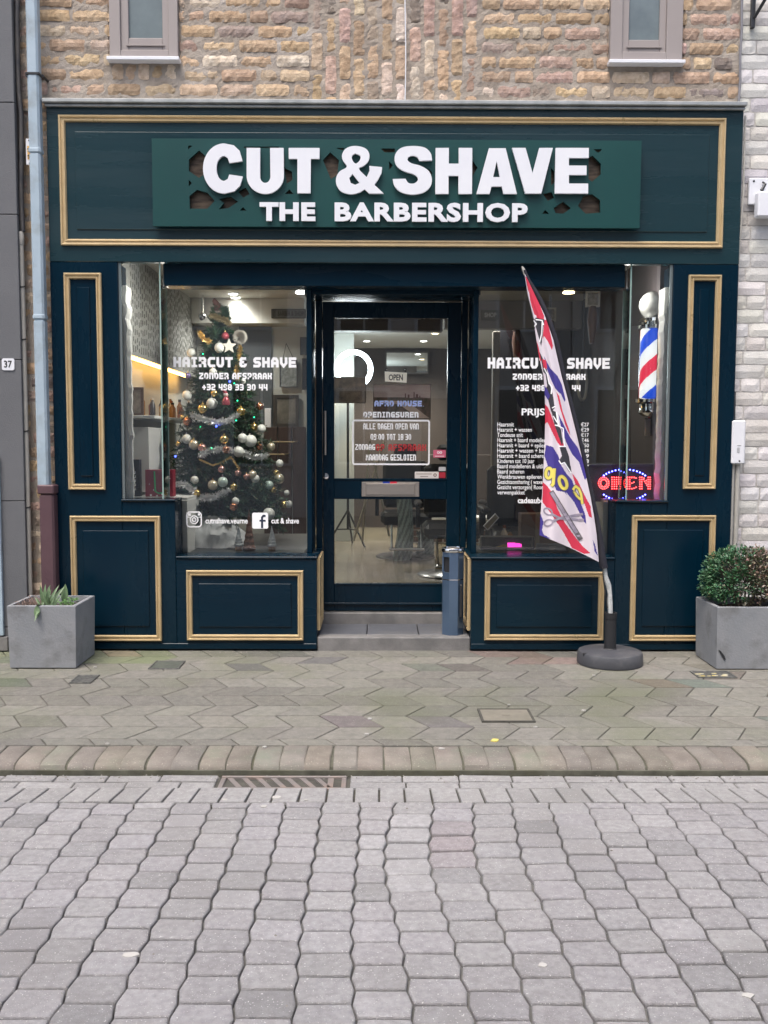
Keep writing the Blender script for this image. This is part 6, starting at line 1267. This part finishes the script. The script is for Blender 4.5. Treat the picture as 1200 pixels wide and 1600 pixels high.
q = R(603, 550, 669, 583, 6.9); t = thing('wall_mirror', ((q[0] + q[1]) / 2, 6.9, q[2]), 'rectangular mirror on the far back wall behind the door', 'mirror'); m = MB(); m.box(q[0], q[1], 6.90, 6.93, q[2], q[3], .003); m.build('mirror_pane', MIR, t); m = MB(); m.strip([(q[0], q[2]), (q[1], q[2]), (q[1], q[3]), (q[0], q[3])], .02, 6.89, 6.95, True); m.build('frame', DKF, t)
# OPEN plate on the door pane
Yo = Yl + .0; c0 = R(602, 581, 636, 597.5, Yo); t = thing('open_plate', ((c0[0] + c0[1]) / 2, Yo, c0[2]), 'small cream plate reading OPEN hanging on the door pane', 'sign'); CRM = M('cream_plate', (.92, .88, .72), .5)
A = [at(601, 580.5, Yo - .002), at(636, 582.5, Yo - .002), at(635.3, 598, Yo - .002), at(601.6, 596, Yo - .002)]; m = MB(); m.prism([(p.x, p.z) for p in A], Yo - .006, Yo); m.build('plate', CRM, t)
m = MB(); q = R(607.5, 585, 629.5, 594.5, Yo - .006); text(m, 'OPEN', q[0], q[1], q[2], q[3], Yo - .0062, off=.02, cap=False); m.build('lettering', BLACK, t)
m = MB()
for px in (604.5, 633.5): a = at(px, 583, Yo - .002); b = at(px - .5, 577.5, Yo + .018); m.tube([a, b], .003, 6); m.lathe((b.x, Yo + .021, b.z), [(.010, 0), (.010, -.004), (.004, -.012)], 12, 'y')
m.build('suction_hooks', CHROME, t)
# easel
t = thing('easel', (X_(585, 830, 3.9), 3.9, RZF), 'pale wooden easel standing on the shop floor', 'easel'); PW = M('pale_timber', (.42, .38, .31), .6)
for (a, b) in (((600, 690), (552, 846)), ((596, 700), (572, 700)), ((583, 712), (608, 838)), ((578, 690), (566, 846))):
    m = MB(); p, p2 = at(*a, 3.9), at(*b, 3.9); p2.z = max(p2.z, RZF + .005); m.tube([p, p2], .012, 4); m.build('leg' if b[1] > 800 else 'crossbar', PW, t)
# barber chairs
BLK = M('black_leather', (.012, .012, .013), .35, c2=(.02, .02, .02), sc=10)
def barber_chair(x, y, lab, rot=0):
    t = thing('barber_chair', (x, y, RZF), lab, 'barber chair', 'barber chairs in the shop'); m = MB(); m.lathe((x, y, RZF), [(.31, 0), (.31, .012), (.27, .028), (.07, .045), (.05, .06)], 32); m.build('base', M('gunmetal', (.12, .12, .12), .25, .9) if 'gunmetal' not in MATS else MATS['gunmetal'], t, True)
    m = MB(); m.lathe((x, y, RZF + .05), [(.045, 0), (.045, .3)], 16); m.build('column', CHROME, t, True)
    m = MB(); m.box(x - .26, x + .26, y - .26, y + .26, RZF + .35, RZF + .48, .04); m.build('seat', BLK, t); m = MB(); m.box(x - .24, x + .24, y + .20, y + .32, RZF + .5, RZF + 1.0, .04); m.build('backrest', BLK, t); m = MB(); m.box(x - .12, x + .12, y + .22, y + .30, RZF + 1.03, RZF + 1.18, .03); m.build('headrest', BLK, t)
    for s_ in (-1, 1): m = MB(); m.box(x + s_ * .30 - .035, x + s_ * .30 + .035, y - .22, y + .25, RZF + .62, RZF + .67, .015); m.box(x + s_ * .30 - .02, x + s_ * .30 + .02, y + .1, y + .16, RZF + .42, RZF + .62, .005); m.build('armrest', BLK, t)
    m = MB(); m.box(x - .18, x + .18, y - .50, y - .36, RZF + .12, RZF + .145, .008); m.tube([(x - .15, y - .4, RZF + .13), (x - .15, y - .24, RZF + .36)], .012, 6); m.tube([(x + .15, y - .4, RZF + .13), (x + .15, y - .24, RZF + .36)], .012, 6); m.build('footrest', CHROME, t)
    return t
c1 = atz(634, 872, RZF); barber_chair(c1.x, c1.y + .12, 'barber chair draped with a striped cape, seen through the door'); c2 = atz(688, 898, RZF); barber_chair(c2.x + .1, c2.y, 'dark barber chair behind the right side of the door'); barber_chair(1.18, 1.75, 'black leather barber chair behind the price list')
# striped cape hanging off the first chair
def cape(px0, px1, y0, y1, Y, lab):
    q = R(px0, y0, px1, y1, Y); m = MB(); m.hasc = True; NI, NJ = 48, 60; vs = []
    for j in range(NJ + 1):
        for i in range(NI + 1):
            a = 2 * math.pi * i / NI; v = j / NJ; r = (q[1] - q[0]) / 2 * (1 + .10 * math.sin(5 * a + v * 3) + .06 * math.sin(9 * a - v * 5)) * (.85 + .25 * v); vs.append(((q[0] + q[1]) / 2 + r * math.cos(a) + .02 * math.sin(v * 4), Y + .1 + r * .8 * math.sin(a), q[3] + (q[2] - q[3]) * v))
    m.v = vs
    for j in range(NJ):
        for i in range(NI):
            a = j * (NI + 1) + i; s_ = int((i / NI * 10 + j / NJ * 5) * 2) % 2; m.f.append([a, a + 1, a + NI + 2, a + NI + 1]); m.m.append(0); m.c.append((.24, .30, .28) if s_ else (.11, .14, .14))
    m.build('striped_cape', M('cape_cloth' + str(px0), (1, 1, 1), .6, tint=True), smooth=True, label=lab, cat='barber cape', group='striped barber capes')
cape(618, 643, 776, 883, c1.y - .25, 'long grey green striped cape hanging to the floor behind the door'); cape(650, 676, 832, 876, c1.y + .1, 'shorter striped cape lying against the chair base'); cape(666, 692, 781, 805, 4.4, 'striped cloth bundled on the counter at the right of the door')
# brick counter
q = R(640, 812, 706, 848, 5.0); t = thing('brick_counter', ((q[0] + q[1]) / 2, 5.0, RZF), 'low dark brick counter at the back right of the door view', 'counter'); m = MB(); m.hasc = True; m.box(q[0], q[1] + .6, 5.02, 5.3, RZF, q[3]); m.tc = (.1, .08, .07)
brickfield(m, q[0], q[1] + .6, RZF + .01, q[3] - .03, 5.0, .075, .22, cols=(.13, .075, .06), gap=.012, seg=.05); m.build('bricks', BRICK, t); m = MB(); m.box(q[0] - .02, q[1] + .6, 4.97, 5.32, q[3] + .001, q[3] + .03, .004); m.build('counter_top', LINE, t)
m = MB(); m.box(X_(672, 600, 6.5), RX1 - .01, 6.5, 6.95, RZF, 1.2, .01); m.build('back_cabinet', WALLD, label='dark cabinet against the back wall', cat='cabinet')
# ---- right window
q = R(745, 481, 972, 513, 2.6); m = MB(); m.box(xp1 - .05, RX1 - .002, 2.6, 2.75, q[2], RZC - .002); m.build('ceiling_beam', M('beam_grey', (.26, .25, .25), .7), shop)
q = R(752, 484, 779, 500, 2.58); t = thing('wooden_sign', ((q[0] + q[1]) / 2, 2.59, q[2]), 'small grey board ending in SHOP on the beam in the right window', 'sign'); m = MB(); m.box(q[0], q[1], 2.583, 2.599, q[2], q[3], .002); m.build('board', MATS['weathered_board'], t); m = MB(); text(m, 'SHOP', q[0] + .03, q[1] - .02, q[2] + .025, q[3] - .025, 2.5825, off=.03, cap=False); m.build('lettering', LINE, t)
m = MB(); a, b = X_(771, 600, 2.7), X_(782, 600, 2.7); m.box(a, b, 2.76, 2.85, RZF, 2.40, .004); m.build('door_post', M('beige_post', (.2, .18, .15), .6), shop)
m = MB(); m.box(b + .001, RX1 - .002, 2.9, 3.0, RZF, RZC - .003); m.build('dark_partition', NAVYW, shop)
for px, py, wd, hh, lab in ((808, 507, 11, 16, 'farthest of three small framed boards on the dark wall'), (861, 491, 14, 19, 'middle one of three small framed boards behind the flag'), (927, 467, 19, 22, 'nearest and highest of three small framed boards, right of the flag')):  # boards standing in for repeated reflections; they are not lamps
    Y = {808: 2.75, 861: 2.3, 927: 1.6}[px]; q = R(px - wd / 2, py - hh / 2, px + wd / 2, py + hh / 2, Y); cx = (q[0] + q[1]) / 2; t = thing('framed_board', (cx, Y, q[2]), lab, 'lamp', 'framed boards above the chairs'); m = MB(); m.strip([(q[0], q[2]), (q[1], q[2]), (q[1], q[3]), (q[0], q[3])], .012, Y, Y + .04, True); m.build('frame', M('ivory%d' % px, (.50, .46, .38), .5), t)
    m = MB(); m.box(q[0], q[1], Y + .02, Y + .03, q[2], q[3]); m.build('panel', M('murky_panel%d' % px, (.16, .13, .10), .4, c2=(.4, .36, .3), sc=20), t); m = MB(); m.tube([(cx, Y + .02, q[2]), (cx, Y + .02, q[2] - .12), (cx, Y + .02, q[2] - .3)], [.03, .045, .02], 10); m.build('brown_shape', M('brown_shape%d' % px, (.10, .045, .03), .5), t, True)
    m = MB(); m.tube([(cx, Y + .02, q[3]), (cx, Y + .02, RZC)], .004, 5); m.build('rod', DARKM, t)
c = at(910, 598, 1.5); t = thing('hanging_ring', (c.x, 1.5, c.z - .15), 'large grey ring mirror hanging behind the right window lettering', 'ring mirror'); m = MB(); rx, rz = 12 / S(1.5), 27 / S(1.5); m.tube([(c.x + rx * math.cos(a), 1.5 + rz * .85 * math.cos(a), c.z + rz * math.sin(a)) for a in [2 * math.pi * i / 40 for i in range(41)]], .012, 10, False); m.build('ring', M('grey_ring', (.28, .28, .26), .4), t, True); m = MB(); m.tube([(c.x, 1.5, c.z + rz), (c.x, 1.5, RZC)], .003, 5); m.tube([(c.x, 1.5, c.z - rz), (c.x, 1.5, c.z - rz - .05)], .006, 6); m.build('cord', DARKM, t)
# barber pole
Yb2 = .33; c = at(1018, 568, Yb2); s_ = 1 / S(Yb2); xx = c.x; t = thing('barber_pole', (xx, Yb2, Z_(1018, 650, Yb2)), 'barber pole with red, white and blue stripes under a frosted globe', 'barber pole')
zf = lambda y: Z_(1018, y, Yb2)
m = MB(); m.hasc = True; NI, NJ = 72, 150; r = 17.5 * s_; vs = []; z0, z1 = zf(622), zf(516)
for j in range(NJ + 1):
    for i in range(NI + 1): a = 2 * math.pi * i / NI; vs.append((xx + r * math.cos(a), Yb2 + r * math.sin(a), z0 + (z1 - z0) * j / NJ))
m.v = vs; CS = [(.88, .88, .88), (.75, .02, .07), (.88, .88, .88), (.01, .08, .62)]
for j in range(NJ):
    for i in range(NI):
        a = j * (NI + 1) + i; k = (j / NJ * 1.12 - i / NI * 1.0 + 2.56) % 1.0; m.f.append([a, a + 1, a + NI + 2, a + NI + 1]); m.m.append(0); m.c.append(CS[int(k * 4) % 4])
PS = M('pole_stripes', (1, 1, 1), .3, tint=True); nt_ = PS.node_tree; pb = nt_.nodes['Principled BSDF']; 
va = nt_.nodes.new('ShaderNodeVertexColor'); va.layer_name = 'tint'; nt_.links.new(va.outputs[0], pb.inputs['Emission Color']); pb.inputs['Emission Strength'].default_value = .45      # the pole is lit from inside
m.build('striped_cylinder', PS, t, True)
m = MB(); m.lathe((xx, Yb2, z0 - .001), [(20 * s_, 0), (20 * s_, z1 - z0 + .002)], 40, cap=False); m.build('glass_tube', GLASS, t, True)
m = MB(); m.ball((xx + .0, Yb2, zf(477)), 21 * s_, 28); m.build('globe', M('frosted_globe', (.50, .50, .49), .25), t, True)
m = MB(); m.lathe((xx, Yb2, zf(516)), [(20 * s_, 0), (23 * s_, .005), (23 * s_, .03), (18 * s_, .035), (18 * s_, .05), (21 * s_, .055), (20 * s_, .075), (12 * s_, .085)], 36); m.build('upper_cap', CHROME, t, True)
m = MB(); m.lathe((xx, Yb2, zf(622)), [(20 * s_, 0), (24 * s_, -.01), (24 * s_, -.03), (18 * s_, -.04), (17 * s_, -.08), (19 * s_, -.1), (12 * s_, -.125), (3 * s_, -.13)], 36); m.build('lower_cap', CHROME, t, True)
m = MB()
for z in (zf(505), zf(632)): m.box(xx, RX1 - .001, Yb2 + .05, Yb2 + .09, z - .02, z + .02, .005)
m.box(RX1 - .02, RX1 - .0005, Yb2 + .03, Yb2 + .11, zf(655), zf(480), .004); m.build('bracket', CHROME, t)
q = R(1008, 655, 1022, 681, .36); m = MB(); m.box(q[0], q[1], .36, .368, q[2], q[3], .002); m.tube([((q[0] + q[1]) / 2, .364, q[3]), ((q[0] + q[1]) / 2, .364, zf(648))], .002, 4); m.build('price_tag', M('beige_card', (.42, .38, .33), .7), label='blank beige tag hanging below the barber pole', cat='tag')
q = R(1008, 706, 1034, 724, .5); t = thing('striped_box', ((q[0] + q[1]) / 2, .5, q[2]), 'small box with diagonal navy stripes and a red top behind the LED sign', 'box'); m = MB(); m.box(q[0], q[1], .50, .58, ZS1 - .004, q[3] - .012, .002); m.build('carton', WHITE, t); m = MB(); m.box(q[0] - .001, q[1] + .001, .498, .582, q[3] - .0115, q[3] + .004, .002); m.build('lid', BM['red'], t)
m = MB(); W_ = (q[1] - q[0]) / 4
for i in range(4): m.prism([(q[0] + W_ * i, q[2] + .004), (q[0] + W_ * (i + .5), q[2] + .004), (q[0] + W_ * (i + .5) + W_ * .5, q[3] - .016), (q[0] + W_ * i + W_ * .5, q[3] - .016)], .4985, .4998)
m.build('stripes', MATS['navy_vinyl'], t)
# LED sign
Yd_ = .27; q = R(879, 725, 1035, 784, Yd_); t = thing('led_sign', ((q[0] + q[1]) / 2, Yd_, q[2]), 'LED sign with OPEN in red dots inside a blue dotted oval on the right ledge', 'led sign')
m = MB(); m.box(q[0], q[1], Yd_, Yd_ + .008, q[2], q[3], .002); m.build('panel', M('smoked_acrylic', (.060, .014, .070), .3, c2=(.05, .011, .06), sc=3), t)
REDL, BLUL = glow('led_red', (1, .04, .04), 9), glow('led_blue_dot', (.08, .10, 1), 14)
def dots(pts, mat, name, par, r=.0048):
    m = MB()
    for px, py in pts: p = at(px, py, Yd_ - .004); m.lathe((p.x, Yd_ - .0002, p.z), [(r, 0), (r * .9, -.004), (r * .3, -.006)], 8, 'y')
    m.build(name, mat, par)
dots([(976 + 41 * math.cos(math.radians(a)), 758 - 24.5 * math.sin(math.radians(a))) for a in list(range(38, 143, 8)) + list(range(218, 323, 8))], BLUL, 'blue_oval', t)
LT_ = {'letter_o': [(943.5 + 8 * math.cos(k * math.pi / 9), 755 - 9 * math.sin(k * math.pi / 9)) for k in range(18)] + [(943.5 + 5 * math.cos(k * math.pi / 7), 755 - 6 * math.sin(k * math.pi / 7)) for k in range(14)],
 'letter_p': [(x, y) for x in (956.5, 960, 963.5) for y in (746, 749.5, 753, 756.5, 760, 763.5)] + [(967, 746), (970.5, 746.5), (970.5, 749.5), (970.5, 753), (967, 756), (967, 749.5), (967, 753), (970.5, 756)],
 'letter_e': [(x, y) for x in (977, 980.5, 984) for y in (746, 749.5, 753, 756.5, 760, 763.5)] + [(987.5, 746), (991, 746), (994, 747), (987.5, 755), (990.5, 753.5), (987.5, 763.5), (991, 763), (994, 761.5)],
 'letter_n': [(x, y) for x in (1000, 1003) for y in (746, 749.5, 753, 756.5, 760, 763.5)] + [(x, y) for x in (1013, 1016) for y in (746, 749.5, 753, 756.5, 760, 763.5)] + [(1005.5, 749), (1007.5, 752), (1009.5, 755), (1011, 758), (1006.5, 747), (1010, 751)]}
for k, v in LT_.items(): dots(v, REDL, k, t, .0036)
m = MB(); m.tube([at(985, 724, Yd_ + .005), at(984, 640, Yd_ + .005)], .003, 5); m.tube([at(930, 724, Yd_ + .005), at(931, 640, Yd_ + .006)], .0012, 4); m.build('cable', BLACK, t)
# window floor at the right
Yz = .42; q = R(752, 839, 835, 866, Yz); t = thing('display_box', ((q[0] + q[1]) / 2, Yz, ZS0 - .004), 'black open display box holding a pink label and a yellow comb', 'box')
m = MB(); m.box(q[0], q[1], Yz + .10, Yz + .108, ZS0 - .003, q[3], .002); m.box(q[0], q[0] + .008, Yz, Yz + .099, ZS0 - .003, q[3], .002); m.box(q[1] - .008, q[1], Yz, Yz + .099, ZS0 - .003, q[3], .002); m.box(q[0] + .009, q[1] - .009, Yz, Yz + .099, ZS0 - .003, ZS0 + .012, .002); m.box(q[0] + .009, q[1] - .009, Yz, Yz + .099, q[3] - .008, q[3], .002); m.build('case', NAVYW, t)
a = R(793, 848, 815, 859, Yz + .05); m = MB(); m.prism([(a[0], a[2]), (a[1], a[2] + .003), (a[1], a[3] - .01), (a[1] - .02, a[3] - .004), (a[0] + .06, a[3] - .004), (a[0] + .05, a[3]), (a[0], a[3])], Yz + .05, Yz + .056); m.box(a[0] + .01, a[0] + .014, Yz + .05, Yz + .056, ZS0 + .012, a[2] + .004); m.build('pink_label', M('neon_pink', (.9, .05, .5), .5, emis=(1, .05, .5), estr=.9), t)
a = R(768, 851, 793, 857, Yz + .05); m = MB(); m.prism([(a[0], a[2]), (a[1], a[2]), (a[1], a[3]), (a[1] - .03, a[3])], Yz + .05, Yz + .056); m.box(a[1] - .02, a[1] - .016, Yz + .05, Yz + .056, ZS0 + .012, a[2] + .002); m.build('yellow_comb', M('yellow_plastic', (.75, .55, .1), .4), t)
q = R(838, 849, 888, 867, .30); t = thing('desk_card', ((q[0] + q[1]) / 2, .30, ZS0 - .004), 'grey tent card lying in front on the right window floor', 'card'); m = MB(); m.box(q[0], q[1], .30, .304, ZS0 - .003, q[3], .001); m.build('card', M('grey_card', (.20, .21, .22), .6), t); m = MB(); cx = (q[0] + q[1]) / 2
for i, w_ in enumerate((.05, .04, .03)): z = q[2] + .055 - i * .012; m.box(cx - w_ / 2, cx + w_ / 2, .2985, .2998, z, z + .004)
m.build('print', GUM, t)
q = R(815, 803, 880, 838, .55); t = thing('cardboard_box', ((q[0] + q[1]) / 2, .6, ZS0), 'brown cardboard box behind the bottom of the flag', 'box'); CB = M('cardboard', (.13, .085, .065), .7); m = MB(); m.box(q[0], q[1], .56, .72, ZS0 - .003, q[3], .004); m.build('carton', CB, t); m = MB(); m.box(q[0] + .1, q[0] + .13, .557, .5595, ZS0, q[3]); m.build('tape', M('tape', (.25, .2, .14), .4), t)
q = R(757, 803, 778, 826, .5); a = [at(756, 822, .5), at(774, 803, .5), at(779, 809, .5), at(762, 828, .5)]; t = thing('tilted_frame', ((q[0] + q[1]) / 2, .5, ZS0), 'small tilted gilt frame at the lower left of the right window', 'picture frame'); m = MB(); m.prism([(p.x, p.z) for p in a], .5, .512); m.build('panel', M('gilt_dim', (.22, .17, .10), .4, .4), t); m = MB(); m.strip([(p.x, p.z) for p in a], .006, .496, .515, True); m.build('frame', STEEL, t); m = MB(); b0 = at(768, 826, .52); m.tube([(b0.x, .52, b0.z), (b0.x + .01, .53, ZS0)], .006, 6); m.build('stand', DARKM, t)
random.seed(9)
for px, h_, i in ((788, .16, 2), (797, .13, 0), (905, .2, 3), (915, .16, 1), (922, .22, 4), (934, .15, 2), (945, .19, 0)):
    Y = .58; x = X_(px, 830, Y); z0 = ZS0 - .004; r = .024; t = thing('bottle', (x, Y, z0), 'product bottle on the right window floor, ' + {788: 'first from the left behind the display box', 797: 'second from the left behind the display box', 905: 'leftmost of the group right of the flag', 915: 'second of the group right of the flag', 922: 'tallest of the group right of the flag', 934: 'fourth of the group right of the flag', 945: 'last one beside the tall stall riser'}[px], 'bottle', 'bottles on the right window floor')
    m = MB(); m.lathe((x, Y, z0), [(r, 0), (r, h_ * .65), (r * .45, h_ * .8), (r * .4, h_ * .88)], 14); m.build('body', BT[i], t, True); m = MB(); m.lathe((x, Y, z0 + h_ * .88), [(r * .5, 0), (r * .5, h_ * .12)], 12); m.build('cap', BT[(i + 1) % 5], t)
